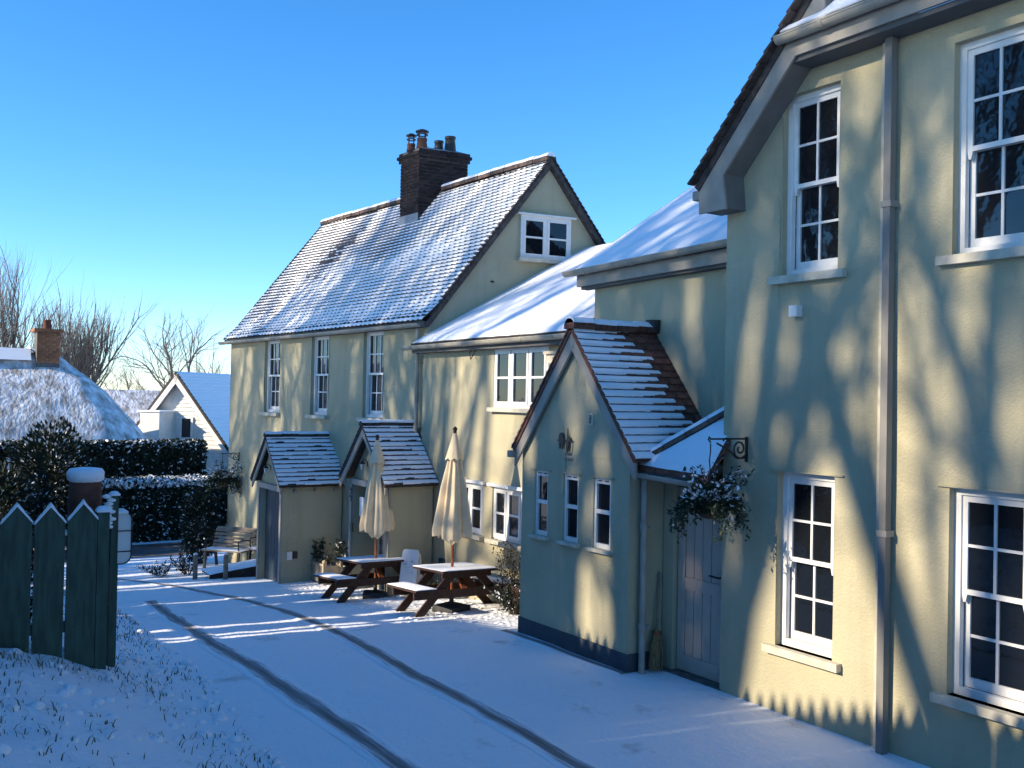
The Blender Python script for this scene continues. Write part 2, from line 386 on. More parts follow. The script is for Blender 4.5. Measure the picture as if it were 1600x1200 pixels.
def casement(bld, o, du, n, wd, z0, z1, lights=2, rows=2, rec=0.03, hood=0.0, sill=True, fr=0.05, snowy=False):
    o = Vector(o); du = Vector(du).normalized(); n = Vector(n).normalized(); Z = Vector((0, 0, 1)); h = z1-z0
    f = MB(); c = o - n*(rec+0.03)
    f.obox(c + du*fr/2 + Z*h/2, du*fr/2, n*0.03, Z*h/2); f.obox(c + du*(wd-fr/2) + Z*h/2, du*fr/2, n*0.03, Z*h/2)
    f.obox(c + du*wd/2 + Z*(h-fr/2), du*(wd/2-fr), n*0.03, Z*fr/2); f.obox(c + du*wd/2 + Z*fr/2, du*(wd/2-fr), n*0.03, Z*fr/2)
    for i in range(1, lights): f.obox(c + du*(wd*i/lights) + Z*h/2, du*fr*0.45, n*0.028, Z*(h/2-fr))
    win = f.build('window', M['white'], bld)
    for i in range(lights):
        xa = wd*i/lights + (fr if i == 0 else fr*0.45); xb = wd*(i+1)/lights - (fr if i == lights-1 else fr*0.45)
        za, zb = fr, h-fr; st = 0.042
        s = MB(); cc = o - n*(rec+0.012)
        s.obox(cc + du*(xa+st/2) + Z*(za+zb)/2, du*st/2, n*0.02, Z*(zb-za)/2); s.obox(cc + du*(xb-st/2) + Z*(za+zb)/2, du*st/2, n*0.02, Z*(zb-za)/2)
        s.obox(cc + du*(xa+xb)/2 + Z*(za+st/2), du*((xb-xa)/2-st), n*0.0195, Z*st/2); s.obox(cc + du*(xa+xb)/2 + Z*(zb-st/2), du*((xb-xa)/2-st), n*0.0195, Z*st/2)
        for j in range(1, rows): s.obox(cc + du*(xa+xb)/2 + Z*(za+(zb-za)*j/rows), du*((xb-xa)/2-st), n*0.015, Z*0.016)
        s.build('casement', M['white'], win)
        for j in range(rows):
            p0, p1 = za+(zb-za)*j/rows, za+(zb-za)*(j+1)/rows
            pane(win, cc - n*0.006 + du*(xa+xb)/2 + Z*(p0+p1)/2, du*((xb-xa)/2-st*0.6), Z*(p1-p0)/2, n)
    if sill:
        s = MB(); s.obox(o + n*0.03 + du*wd/2 - Z*0.03, du*(wd/2+0.06), n*0.06, Z*0.03); s.build('sill', M['sill'], win)
    if hood:
        s = MB(); s.obox(o + n*0.02 + du*wd/2 + Z*(h+hood/2), du*(wd/2+0.08), n*0.04, Z*hood/2); s.build('lintel', M['white'], win)
    return win

# ---- tiles
TW, TG = 0.165, 0.098
def tile_mesh(kind, seed, tm):
    rs = random.Random(seed); mb = MB(); wd = TW-0.004; L = TG*1.55; th = 0.012
    x0, x1 = -wd/2, wd/2
    # +y points down the slope, tail at y = 0
    mb.add([(x0, -L, 0), (x1, -L, 0), (x1, 0, 0.012), (x0, 0, 0.012), (x0, -L, -th), (x1, -L, -th), (x1, 0, 0.0), (x0, 0, 0.0)],
           ((0, 1, 2, 3), (3, 2, 6, 7), (0, 3, 7, 4), (1, 5, 6, 2), (4, 7, 6, 5)), 0)
    if kind:
        nx = 4; h0 = (0.007, 0.010, 0.014)[kind-1]; cov = (0.50, 0.70, 0.84)[kind-1]
        rows_ = []
        for r, yy in enumerate((-TG*1.02, -TG*0.55, -1)):
            row = []
            for i in range(nx+1):
                x = -TW/2 + TW*i/nx; ed = i in (0, nx)
                y = yy if r < 2 else -TG*(1-cov)*rs.uniform(0.8, 1.2)
                z0 = 0.012*(1+y/L)
                if ed and r == 2: y = -TG*(1-cov)
                z0 = 0.012*(1+y/L)
                row.append((x, y, z0 + h0*(1.0 if ed else rs.uniform(0.85, 1.15))*(0.15 if r == 0 else (1 if r == 1 else 0.9))))
            rows_.append(row)
        front = [(p[0], p[1]+0.006, 0.012*(1+p[1]/L)+0.001) for p in rows_[2]]
        rows_.append(front); n = nx+1; vs = [p for r in rows_ for p in r]; fs = []
        for r in range(3):
            for i in range(nx): fs.append((r*n+i, r*n+i+1, (r+1)*n+i+1, (r+1)*n+i))
        mb.add(vs, fs, 1, True)
    return mb

def tile_slope(roof_parent, eave_a, eave_b, up_vec, tm, tile_kind, keep=300, hide=None, vis=True, bell=None, name='tile'):
    """plain tiles laid in broken bond from the eave edge a-b up the vector up_vec; each one an object, nearest `keep` to the eye, the rest one part"""
    A, B, U = Vector(eave_a), Vector(eave_b), Vector(up_vec)
    ex = (B-A).normalized(); W = (B-A).length; ul = U.length; eu = U.normalized()
    nrm = ex.cross(eu)
    if nrm.z < 0: nrm = -nrm; 
    ey = -eu
    ex2 = ey.cross(nrm)
    var = {}
    for k in (0, 1, 2, 3):
        for q in range(5): var[k, q] = tile_mesh(k, 11*k+q, tm)
    meshes = {}
    items = []
    nr = int(ul/TG); g = ul/nr; nc = int(round(W/TW)); tw = W/nc
    for r in range(nr):
        for c in range(nc + (r % 2)):
            x = tw*(c+0.5) - (tw/2 if r % 2 else 0)
            sx = 1.0
            if r % 2 and c == 0: x = tw*0.25; sx = 0.5
            if r % 2 and c == nc: x = W - tw*0.25; sx = 0.5
            d = g*r
            p = A + ex*x + eu*d + nrm*(0.012 + 0.004*random.random()*0.4)
            if bell: p = p + bell(d, x)
            k = tile_kind(x/W, d/ul)
            if k is None: continue
            if hide and hide(p): continue
            rot = random.gauss(0, 0.006)
            tl = 0.10 + random.gauss(0, 0.012)
            yy = (ey*math.cos(tl*0.3) + ex2*rot).normalized(); zz = (nrm + ey*0.02).normalized(); xx = yy.cross(zz).normalized(); zz = xx.cross(yy)
            m = Matrix((xx*sx*tw/TW, yy*g/TG, zz)).transposed().to_4x4(); m.translation = p
            items.append((p.length, k, random.randrange(5), m))
    items.sort(key=lambda t: t[0])
    base = base_of(roof_parent)
    objs = 0
    rest = MB()
    for dist, k, q, m in items:
        if vis and objs < keep:
            if (k, q) not in meshes: meshes[k, q] = var[k, q].mesh(name, [tm, M['snow_fine']])
            o = bpy.data.objects.new(name, meshes[k, q]); col.objects.link(o); o.parent = roof_parent
            m2 = m.copy(); m2.translation = m.translation - base; o.matrix_local = m2; objs += 1
        else:
            t = var[k, q]; off = len(rest.v)
            rest.v += [tuple(m @ Vector(v)) for v in t.v]
            rest.f += [tuple(i+off for i in f) for f in t.f]; rest.mi += t.mi; rest.sm += t.sm
    if rest.v:
        o = rest.build('roof_tiles', [tm, M['snow_fine']], roof_parent); o['kind'] = 'stuff'

def half_tube(mb, a, b, rad, n=8, mi=0, ang=(0, math.pi), upv=Vector((0, 0, 1)), thick=None, nseg=1, wob=0.0):
    a, b = Vector(a), Vector(b); d = (b-a).normalized(); sd = d.cross(upv).normalized(); u = sd.cross(d)
    vs = []; fs = []
    for s in range(nseg+1):
        p = a + (b-a)*s/nseg
        for k in range(n+1):
            t = ang[0] + (ang[1]-ang[0])*k/n
            r = rad*(1 + wob*noise.noise((p.x*9, p.y*9, t*2.0)))
            vs.append(p + (sd*math.cos(t) + u*math.sin(t))*r)
    for s in range(nseg):
        for k in range(n): fs.append((s*(n+1)+k, s*(n+1)+k+1, (s+1)*(n+1)+k+1, (s+1)*(n+1)+k))
    mb.add(vs, fs, mi, True)
    for s in (0, nseg):
        ring = vs[s*(n+1):(s+1)*(n+1)]; mb.add(ring, (tuple(range(len(ring))),), mi)

def ridge_line(parent, a, b, rad, tm, snow=True, seg=0.4, name='ridge_tile', snowf=lambda t: True):
    a, b = Vector(a), Vector(b); L = (b-a).length; n = max(1, round(L/seg))
    run = object()
    for i in range(n):
        p, q = a + (b-a)*(i/n + 0.004), a + (b-a)*((i+1)/n - 0.002)
        jit = Vector((0, 0, random.uniform(-0.008, 0.008)))
        mb = MB(); half_tube(mb, p+jit, q+jit, rad, 8, 0, (-0.25, math.pi+0.25))
        o = mb.build(name, tm, parent)
        if snow and snowf((i+0.5)/n):
            s = MB(); half_tube(s, p+jit+Vector((0, 0, 0.012)), q+jit+Vector((0, 0, 0.012)), rad*1.04, 8, 0, (0.35, math.pi-0.3), nseg=4, wob=0.10)
            snow_rest.append((s, parent, run))
snow_rest = []

def gutter(bld, a, b, rad=0.06, n=None, drop=0.0):
    """half-round gutter with brackets and end stops"""
    a, b = Vector(a), Vector(b); d = (b-a).normalized()
    mb = MB(); half_tube(mb, a, b, rad, 8, 0, (math.pi*0.98, 2*math.pi*1.005)); half_tube(mb, a, b, rad*0.9, 8, 0, (math.pi*0.98, 2*math.pi*1.005))
    sd = d.cross(Vector((0, 0, 1))).normalized()
    for s in (-1, 1): mb.bar(a + sd*s*rad*0.97, b + sd*s*rad*0.97, 0.012, 0.016)
    g = mb.build('gutter', M['gutter'], bld)
    n = n or max(2, int((b-a).length/0.9))
    for i in range(n):
        p = a + (b-a)*((i+0.5)/n); k = MB(); half_tube(k, p-d*0.02, p+d*0.02, rad*1.10, 8, 0, (math.pi*0.95, 2*math.pi*1.02))
        k.build('bracket', M['gutter'], g)
    return g

def downpipe(bld, x, y, z0, z1, r=0.035, m='gutter', clips=3):
    mb = MB(); mb.tube([(x, y, z0), (x, y, z1)], r, 12)
    p = mb.build('downpipe', M[m], bld)
    for i in range(clips):
        z = z0 + (z1-z0)*(i+0.5)/clips
        c = MB(); c.tube([(x, y, z-0.035), (x, y, z+0.035)], r*1.28, 12); c.box((x-r*1.9, y-0.05, z-0.012), (x+r*1.9, y-r*0.5, z+0.012)); c.build('clip', M[m], p)
    return p


# ------------------------------------------------------------------ ground, road, tracks
def grid_axis(spans):
    out = []
    for a, b, st in spans:
        n = max(1, int(round((b-a)/st))); out += [a+(b-a)*i/n for i in range(n)]
    return out + [spans[-1][1]]
gx = grid_axis([(-900, -300, 200), (-300, -60, 60), (-60, -12, 8), (-12, 3, 0.6), (3, 22, 0.13), (22, 36, 0.5), (36, 80, 6), (80, 300, 50), (300, 1500, 300)])
gy = grid_axis([(-1200, -300, 300), (-300, -60, 60), (-60, -14, 6), (-14, -5, 0.4), (-5, 0.2, 0.11), (0.2, 6, 0.5), (6, 30, 4), (30, 90, 20), (90, 900, 200)])
vs = [(x, y, gz(x, y)) for x in gx for y in gy]; ny = len(gy)
fs = [(i*ny+j, (i+1)*ny+j, (i+1)*ny+j+1, i*ny+j+1) for i in range(len(gx)-1) for j in range(ny-1)]
mb = MB(); mb.add(vs, fs, 0, True); g = mb.build('ground', M['ground']); tag(g, 'snow covered yard and lane sloping down past the inn', None, kind='structure')

def ribbon(name, pts, wd, m, dz, label, seg=0.12):
    P = []
    for (a, b) in zip(pts, pts[1:]):
        L = math.dist(a, b); n = max(1, int(L/seg))
        P += [(a[0]+(b[0]-a[0])*i/n, a[1]+(b[1]-a[1])*i/n) for i in range(n)]
    P.append(pts[-1])
    for _ in range(6): P = [P[0]] + [((P[i-1][0]+2*P[i][0]+P[i+1][0])/4, (P[i-1][1]+2*P[i][1]+P[i+1][1])/4) for i in range(1, len(P)-1)] + [P[-1]]
    vs = []; uv = []; d = 0; K = 6
    for i, p in enumerate(P):
        a, b = P[max(0, i-1)], P[min(len(P)-1, i+1)]; t = Vector((b[0]-a[0], b[1]-a[1], 0)).normalized(); sd = Vector((-t.y, t.x, 0))
        if i: d += math.dist(p, P[i-1])
        for k in range(K+1):
            u = k/K; e = (u-0.5)*wd*(1+0.12*noise.noise((d*2, 0, u*3)))
            x, y = p[0]+sd.x*e, p[1]+sd.y*e
            vs.append((x, y, gz(x, y)+dz + (-0.008, 0.004, 0.0, -0.002, 0.0, 0.004, -0.008)[k]*(1+0.6*noise.noise((d*3, k, 2))))); uv.append((u, d))
    fs = [(i*(K+1)+k, i*(K+1)+k+1, (i+1)*(K+1)+k+1, (i+1)*(K+1)+k) for i in range(len(P)-1) for k in range(K)]
    mb = MB(); mb.add(vs, fs, 0, True); o = mb.build(name, m)
    ul = o.data.uv_layers.new(name='UVMap')
    for lp in o.data.loops: ul.data[lp.index].uv = uv[lp.vertex_index]
    tag(o, label, None, kind='structure'); return o
ribbon('tyre_track', [(16.6, -3.78), (14.94, -3.63), (13.28, -3.5), (11.6, -3.36), (10.34, -3.29), (9.45, -3.27), (8.83, -3.29), (8.12, -3.32), (7.36, -3.35), (6.66, -3.36), (5.0, -3.36), (0, -3.3), (-5, -3.2)], 0.33, M['track'], 0.010, 'dark wheel track in the snow beside the grass bank')
ribbon('tyre_track', [(21.5, -4.05), (20.49, -4.31), (19.09, -4.65), (16.85, -4.86), (15.5, -4.99), (14.38, -5.02), (12.88, -4.96), (11.47, -4.84), (10.02, -4.64), (9.08, -4.57), (8.3, -4.57), (7.64, -4.59), (6.96, -4.58), (6.3, -4.54), (4.6, -4.5), (0, -4.5), (-5, -4.4)], 0.28, M['track'], 0.010, 'dark wheel track in the snow passing the picnic tables')
ribbon('soil_strip', [(10.0, -6.42), (9.0, -6.43), (8.0, -6.44), (7.72, -6.46)], 0.20, M['track'], 0.006, 'dark bare strip of soil along the foot of the near porch', 0.06)
mb = MB(); xs = [27.0, 28.0, 29.4, 30.6]; ys = [-60+2*i for i in range(61)]
vs = [(x, y, max(gz(x, y), gz(x, y))+0.012) for x in xs for y in ys]
mb.add(vs, [(i*61+j, (i+1)*61+j, (i+1)*61+j+1, i*61+j+1) for i in range(3) for j in range(60)], 0, True)
tag(mb.build('road', M['road']), 'bare brown village road crossing behind the yard', None, kind='structure')

# ------------------------------------------------------------------ old house (left, tall tiled roof)
FR = Vector((14.607, -7.75, 0)); ha = Vector((math.cos(R(4.5)), math.sin(R(4.5)), 0)); hg = Vector((-0.143, -0.99, 0)).normalized()
hn = Vector((-ha.y, ha.x, 0))          # outward (street) normal of the front
HL, HD, ZE, ZR, ZB = 8.75, 2.24, 1.37, 4.32, -4.9
Zv = Vector((0, 0, 1))
house = thing('old_house', FR + ha*4.4 + hg*2.2 + Vector((0, 0, -4.2)), 'tall cream rendered old house with snowy tiled roof, brick chimney and three tall sash windows', 'house')
mb = MB()
wins = [(1.43, 2.21), (3.62, 4.40), (5.93, 6.75)]
wz = (-0.40, 1.235)
wall_panel(mb, FR + Zv*ZB, ha, HL, ZB, ZE-0.06, [(a, b, *wz) for a, b in wins], 0.16, 0.03, -hn, seed=1.3)
BR = FR + hg*HD*2; FL = FR + ha*HL; BL = FL + hg*HD*2
def gable(mb, P, d, zb, ze, zr, half, mi=0):
    mb.poly([P+Zv*zb, P+d*2*half+Zv*zb, P+d*2*half+Zv*ze, P+d*half+Zv*zr, P+Zv*ze], mi)
gable(mb, FR, hg, ZB, ZE-0.03, ZR-0.06, HD); gable(mb, FL, hg, ZB, ZE-0.03, ZR-0.06, HD)
mb.quad(BR+Zv*ZB, BL+Zv*ZB, BL+Zv*ZE, BR+Zv*ZE)
mb.build('wall', M['render'], house)
for a, b in wins: sash_window(house, FR + ha*a + Zv*wz[0], ha, hn, b-a, *wz, cols=3, rows=2, rec=0.07, horns=False, sillm='sill', sill_w=0.05)
# casement high in the gable, set just proud of the render
gn = Vector((-hg.y*-1, hg.x*-1, 0)); gn = Vector((hg.y, -hg.x, 0))
if gn.x > 0: gn = -gn
casement(house, FR + hg*1.70 + gn*0.045 + Zv*2.50, hg, gn, 1.0, 2.50, 3.27, 2, 2, rec=0.0, hood=0.03)
mb = MB(); mb.prism([FR + hg*1.15 + gn*0.004 + Zv*2.03, FR + hg*1.21 + gn*0.004 + Zv*2.03, FR + hg*1.21 + gn*0.004 + Zv*2.06, FR+hg*1.15 + gn*0.004 + Zv*2.06], gn*0.02); mb.build('wall_hook', M['iron'], house)
# roof
ov = 0.16
slope = hg*HD + Zv*(ZR-ZE); sl_n = slope.normalized()
ra = FR - ha*0.10 + Zv*ZE - sl_n*ov; rb = FL + ha*0.12 + Zv*ZE - sl_n*ov
upv = slope + sl_n*ov
rn = ha.cross(slope).normalized()
if rn.z < 0: rn = -rn
bkr = -1*hg*HD + Zv*(ZR-ZE)
mb = MB()
th = rn*-0.09
mb.prism([ra - rn*0.004, rb - rn*0.004, rb + upv - rn*0.004, ra + upv - rn*0.004], th)
rba = BR - ha*0.10 + Zv*ZE; rbb = BL + ha*0.12 + Zv*ZE
rn2 = ha.cross(bkr).normalized(); rn2 = rn2 if rn2.z > 0 else -rn2
mb.prism([rba, rbb, rbb + bkr, rba + bkr], rn2*-0.09)
hroof = mb.build('roof', M['tile'], house)
def bell(d, x):
    k = max(0, 1-d/0.75); return rn*(0.07*k*k) + rn*0.018*noise.noise((x*0.5, d*0.6, 2)) + Zv*(-0.05*math.sin(math.pi*x/9.0)*min(1, d/2))
rk = random.Random(3)
def hk(u, v):
    # u = 0 at the near end; snow thinner towards the far end and near the chimney
    if v > 0.80 and 0.40 < u < 0.50 and rk.random() < 0.8: return 0
    t = 0.5 + 0.45*noise.noise((u*6, v*3, 1)) + 0.18*noise.noise((u*16, v*30, 6)) + rk.gauss(0, 0.02)
    lim = 0.50*ss(0.30, 1.0, u)
    if t < lim*0.12: return 0
    if t < lim+0.10: return 1
    return 2 if t < 0.62+0.25*u else 3
tile_slope(hroof, ra, rb, upv, M['tile'], hk, keep=300, bell=bell)
# verge undercloak, back-verge tile ends (they show as a toothed dark edge on the gable)
for P, s in ((FR, -1), (FL, 1)):
    mb = MB()
    for sd in (0, 1):
        A = P + ha*s*0.085 + (Zv*ZE if sd == 0 else hg*HD*2 + Zv*ZE); B = P + ha*s*0.085 + hg*HD + Zv*ZR
        n = 38
        for i in range(n):
            p, q = A + (B-A)*(i/n), A + (B-A)*((i+1.25)/n)
            nn = rn if sd == 0 else rn2
            mb.bar(p + nn*0.03, q + nn*0.008, 0.07 + 0.01*random.random(), 0.022, upv=nn)
    mb.build('verge', M['tile'], hroof)
ridge_line(hroof, FR - ha*0.1 + hg*HD + Zv*(ZR+0.0), FR + ha*3.35 + hg*HD + Zv*(ZR-0.01), 0.11, M['ridge'], True, 0.42)
ridge_line(hroof, FR + ha*4.35 + hg*HD + Zv*(ZR-0.02), FL + ha*0.12 + hg*HD + Zv*(ZR-0.01), 0.11, M['ridge'], True, 0.42)
# fascia, gutter
mb = MB(); mb.bar(FR - ha*0.05 + hn*0.07 + Zv*(ZE-0.13), FL + ha*0.1 + hn*0.07 + Zv*(ZE-0.13), 0.13, 0.10); mb.build('fascia', M['soffit'], house)
gutter(house, FR - ha*0.02 + hn*0.17 + Zv*(ZE-0.13), FL + ha*0.28 + hn*0.17 + Zv*(ZE-0.145), 0.055, 9)
px_ = FR + ha*0.17 + hn*0.08
downpipe(house, px_.x, px_.y, -3.3, ZE-0.2, 0.035, 'gutter', 4)
px_ = FL - ha*0.2
# chimney
c0 = FR + ha*3.32; cu = ha; cv = hg                # right-front corner of the stack runs back along the gable direction
cr0 = Vector((17.84, -9.20, 0)); CW, CD, CT = 0.74, 1.08, 4.93
mb = MB(); ctr = cr0 + ha*CW/2 + hg*CD/2
mb.obox(ctr + Zv*4.2, ha*(CW/2-0.012), hg*(CD/2-0.012), Zv*0.82)
mb.obox(ctr + Zv*5.035, ha*(CW/2+0.03), hg*(CD/2+0.03), Zv*0.1)
chim = mb.build('chimney', M['mortar'], house)
def brick_mesh(l, d, h):
    b = MB(); b.obox((0, 0, 0), (l/2, 0, 0), (0, d/2, 0), (0, 0, h/2)); return b
bm_cache = {}
def bricks_face(P, du, n, length, z0, z1, offset, m, parent, proud=0.006, skip=None, cs=0.072, bl=0.218):
    """courses of bricks, each its own object, along du on the face through P with outward normal n"""
    base = base_of(parent); nrow = int(round((z1-z0)/cs))
    for r in range(nrow):
        z = z0 + (r+0.5)*cs
        x = -bl*(0.5 if r % 2 else 0.0)
        while x < length-0.01:
            a, b = max(0, x), min(length, x+bl)
            x += bl
            if b-a < 0.04: continue
            key = (round(b-a, 3), m.name)
            if key not in bm_cache: bm_cache[key] = brick_mesh(b-a-0.011, 0.06, cs-0.012).mesh('brick', [m])
            c = P + du*(a+b)/2 + Zv*z + n*(offset - 0.03 + proud + random.uniform(-0.003, 0.004))
            if skip and skip(c): continue
            o = bpy.data.objects.new('brick', bm_cache[key]); col.objects.link(o); o.parent = parent
            yy = Zv.cross(du)
            mm = Matrix((du, yy, Zv)).transposed().to_4x4(); mm.translation = c - base
            o.matrix_local = mm
cn_f = Vector((-ha.y, ha.x, 0)); cn_s = gn
def below_roof(c):
    t = (c - FR).dot(hn*-1); zroof = ZE + t/HD*(ZR-ZE) if t < HD else ZR - (t-HD)/HD*(ZR-ZE)
    return c.z < zroof - 0.02
bricks_face(cr0, ha, cn_f, CW, 3.55, CT, 0.0, M['brick'], chim, skip=below_roof)
bricks_face(cr0, hg, cn_s, CD, 3.55, CT, 0.0, M['brick'], chim, skip=below_roof)
for k, (zz, e) in enumerate(((CT+0.0, 0.035), (CT+0.072, 0.075), (CT+0.144, 0.03))):
    bricks_face(cr0 - ha*e + cn_f*e, ha, cn_f, CW+2*e, zz, zz+0.072, 0.0, M['brick'], chim, proud=0.0)
    bricks_face(cr0 + cn_s*e - hg*e*0.9, hg, cn_s, CD+2*e*0.9, zz, zz+0.072, 0.0, M['brick'], chim, proud=0.0)
    mb = MB(); mb.obox(ctr + Zv*(zz+0.036), ha*(CW/2+e-0.03), hg*(CD/2+e-0.03), Zv*0.035); mb.build('corbel', M['mortar'], chim)
mb = MB(); q0 = CT+0.216
tp = [ctr + ha*(sx*(CW/2+0.0)) + hg*(sy*(CD/2+0.0)) + Zv*q0 for sx, sy in ((-1, -1), (1, -1), (1, 1), (-1, 1))]
tp2 = [ctr + ha*(sx*(CW/2-0.17)) + hg*(sy*(CD/2-0.17)) + Zv*(q0+0.075) for sx, sy in ((-1, -1), (1, -1), (1, 1), (-1, 1))]
mb.add(tp+tp2, ((4, 5, 6, 7), (0, 1, 5, 4), (1, 2, 6, 5), (2, 3, 7, 6), (3, 0, 4, 7))); mb.build('flaunching', M['lead'], chim)
pz = q0+0.03
def pot(p, r, h, m, cowl):
    b = MB(); b.lathe(p, [(0, 0), (r*1.15, 0), (r*1.12, 0.04), (r, h*0.5), (r*0.9, h-0.06), (r*1.02, h-0.05), (r*1.02, h), (r*0.8, h), (0.02, h-0.01)], 16)
    o = b.build('chimney_pot', m, chim)
    if cowl:
        zt = h
        for i in range(4):
            a = i*math.pi/2+0.4; q = Vector(p) + Vector((math.cos(a)*r*0.85, math.sin(a)*r*0.85, 0)); c = MB(); c.tube([q+Zv*zt, q+Zv*(zt+cowl)], 0.012, 6)
            c.build('cowl_strut', M['dark_metal'], chim)
        c = MB(); c.lathe(Vector(p)+Zv*(zt+cowl), [(0, -0.005), (r*1.35, -0.01), (r*1.3, 0.015), (r*0.5, 0.05), (0, 0.06)], 16); c.build('cowl_cap', M['dark_metal'], chim)
        c = MB(); c.lathe(Vector(p)+Zv*(zt+cowl*0.55), [(r*0.9, -0.01), (r*1.15, -0.012), (r*1.15, 0.008), (r*0.9, 0.01)], 16); c.build('cowl_ring', M['dark_metal'], chim)
    return o
P_ = cr0 + hg*0.16 + ha*0.20; pot(P_ + Zv*pz + ha*0.0, 0.105, 0.22, M['terracotta'], 0.14)
pot(cr0 + hg*0.10 + ha*0.52 + Zv*pz, 0.085, 0.16, M['terracotta'], 0.17)
pot(cr0 + hg*0.80 + ha*0.22 + Zv*pz, 0.115, 0.34, M['dark_metal'], 0)
pot(cr0 + hg*0.72 + ha*0.52 + Zv*pz, 0.10, 0.30, M['dark_metal'], 0)
# lead apron + little saddle of tiles at the stack's foot
mb = MB(); a0 = cr0 + cn_f*0.02; mb.prism([a0 - ha*0.03 + Zv*3.50, a0 + ha*(CW+0.03) + Zv*3.50, a0 + ha*(CW+0.03) + Zv*3.80, a0 - ha*0.03 + Zv*3.80], cn_f*0.012)
mb.build('flashing', M['lead'], chim)
# iron bracket by the far corner, lantern etc. belong to other things

# ------------------------------------------------------------------ low link wing
YL = -7.70
low = thing('link_wing', (12.3, -9.2, -3.1), 'low cream rendered wing with smooth snowy roof between the old house and the porch', 'house')
mb = MB(); N_ = Vector((0, 1, 0)); X_ = Vector((1, 0, 0))
ops = [(0.85, 2.25, -0.13, 0.755), (2.50, 3.30, -2.08, -1.30), (1.10, 2.23, -2.08, -1.30)]     # u runs from X = 10.1
wall_panel(mb, (10.1, YL, -4.2), X_, 4.52, -4.2, 0.86, ops, 0.12, 0.02, -N_, seed=4.1)
mb.quad((10.1, YL, -4.2), (10.1, -12, -4.2), (10.1, -12, 0.86), (10.1, YL, 0.86))
mb.quad((14.3, -12, -4.2), (10.1, -12, -4.2), (10.1, -12, 2.0), (14.3, -12, 2.0))
mb.build('wall', M['render2'], low)
casement(low, (10.95, YL, -0.13), X_, N_, 1.40, -0.13, 0.755, 3, 2, rec=0.0)
casement(low, (12.60, YL, -2.08), X_, N_, 0.80, -2.08, -1.30, 2, 2, rec=0.02, hood=0.045)
casement(low, (11.20, YL, -2.08), X_, N_, 1.13, -2.08, -1.30, 3, 2, rec=0.02, hood=0.045)
def snow_roof(parent, a, b, upv, th=0.05, amp=0.02, m='snow', nu=40, nv=24, seedv=0.0):
    """snow lying on a roof slope: a closed quilt with a soft uneven surface and lip"""
    a, b, u = Vector(a), Vector(b), Vector(upv); nr = (b-a).cross(u).normalized(); nr = nr if nr.z > 0 else -nr
    vs = []; fs = []
    for i in range(nu+1):
        for j in range(nv+1):
            s, t = i/nu, j/nv; p = a + (b-a)*s + u*t
            e = min(1, min(j, nv-j, i, nu-i)/1.0)
            h = th*(0.25+0.75*e) + amp*(noise.noise(p*0.9+Vector((seedv, 0, 0))) + 0.5*noise.noise(p*2.7))*e
            if j == 0: p = p - u.normalized()*(0.02*noise.noise(p*3))
            vs.append(p + nr*max(0.006, h))
    for i in range(nu):
        for j in range(nv): fs.append((i*(nv+1)+j, (i+1)*(nv+1)+j, (i+1)*(nv+1)+j+1, i*(nv+1)+j+1))
    mb = MB(); mb.add(vs, fs, 0, True)
    rim = [i*(nv+1) for i in range(nu+1)]
    mb.add([vs[k] for k in rim] + [Vector(vs[k]) - nr*0.05 for k in rim], [(i+1, i, nu+1+i, nu+2+i) for i in range(nu)], 0)
    for i0 in (0, nu):
        rr = [i0*(nv+1)+j for j in range(nv+1)]
        mb.add([vs[k] for k in rr] + [Vector(vs[k]) - nr*0.05 for k in rr], [(i, i+1, nv+2+i, nv+1+i) for i in range(nv)], 0)
    return mb.build('snow', M[m], parent)
ua = Vector((10.1, -7.50, 0.90)); ub = Vector((14.72, -7.50, 0.90)); uu = Vector((0, -3.3, 3.3*0.575))
mb = MB(); mb.prism([ua, ub, ub+uu, ua+uu], Vector((0, -0.03, -0.06))); lroof = mb.build('roof', M['tile'], low)
mb = MB(); ub2 = Vector((10.1, -10.8, 2.797)); mb.prism([ub2, ub2 + Vector((4.62, 0, 0)), ub2 + Vector((4.62, -3, -1.7)), ub2 + Vector((0, -3, -1.7))], (0, 0, -0.06)); mb.build('back_slope', M['tile'], low)
snow_roof(lroof, ua + Vector((0, -0.02, 0.01)), ub + Vector((-0.03, -0.02, 0.01)), uu, 0.028, 0.014, nu=46, nv=30)
mb = MB(); mb.bar((10.1, -7.60, 0.80), (14.72, -7.60, 0.80), 0.16, 0.12); mb.build('fascia', M['soffit'], low)
gutter(low, (10.0, -7.46, 0.86), (14.92, -7.46, 0.85), 0.06, 6)
mb = MB(); mb.tube([(12.95, -7.66, 0.75), (12.93, -7.60, 0.70), (12.85, -7.58, 0.60), (12.78, -7.58, 0.66), (12.76, -7.60, 0.73)], 0.008, 6); mb.build('loose_cable', M['iron'], low)
mb = MB(); mb.box((13.72, YL+0.0, -2.78), (13.90, YL+0.03, -2.60)); mb.build('vent_cover', M['door_dark'], low)
mb = MB(); mb.lathe((13.05, YL+0.06, -1.28), [(0, 0), (0.03, 0), (0.03, 0.05), (0, 0.05)], 8); mb.build('junction_box', M['white'], low)
mb = MB(); s_ = Vector((10.62, YL+0.04, 0.53)); mb.box((10.44, YL, 0.50), (10.86, YL+0.10, 0.62)); mb.box((10.42, YL, 0.62), (10.88, YL+0.14, 0.66)); mb.build('meter_hood', M['cream_wall'], low)
# lead where the roof meets the gable
mb = MB(); A = FR + gn*0.012 + Zv*0.98 + hg*0.1; B = FR + gn*0.012 + hg*3.0 + Zv*2.64
mb.bar(A, B, 0.012, 0.10, upv=(0, 0, 1)); mb.build('flashing', M['lead'], lroof)

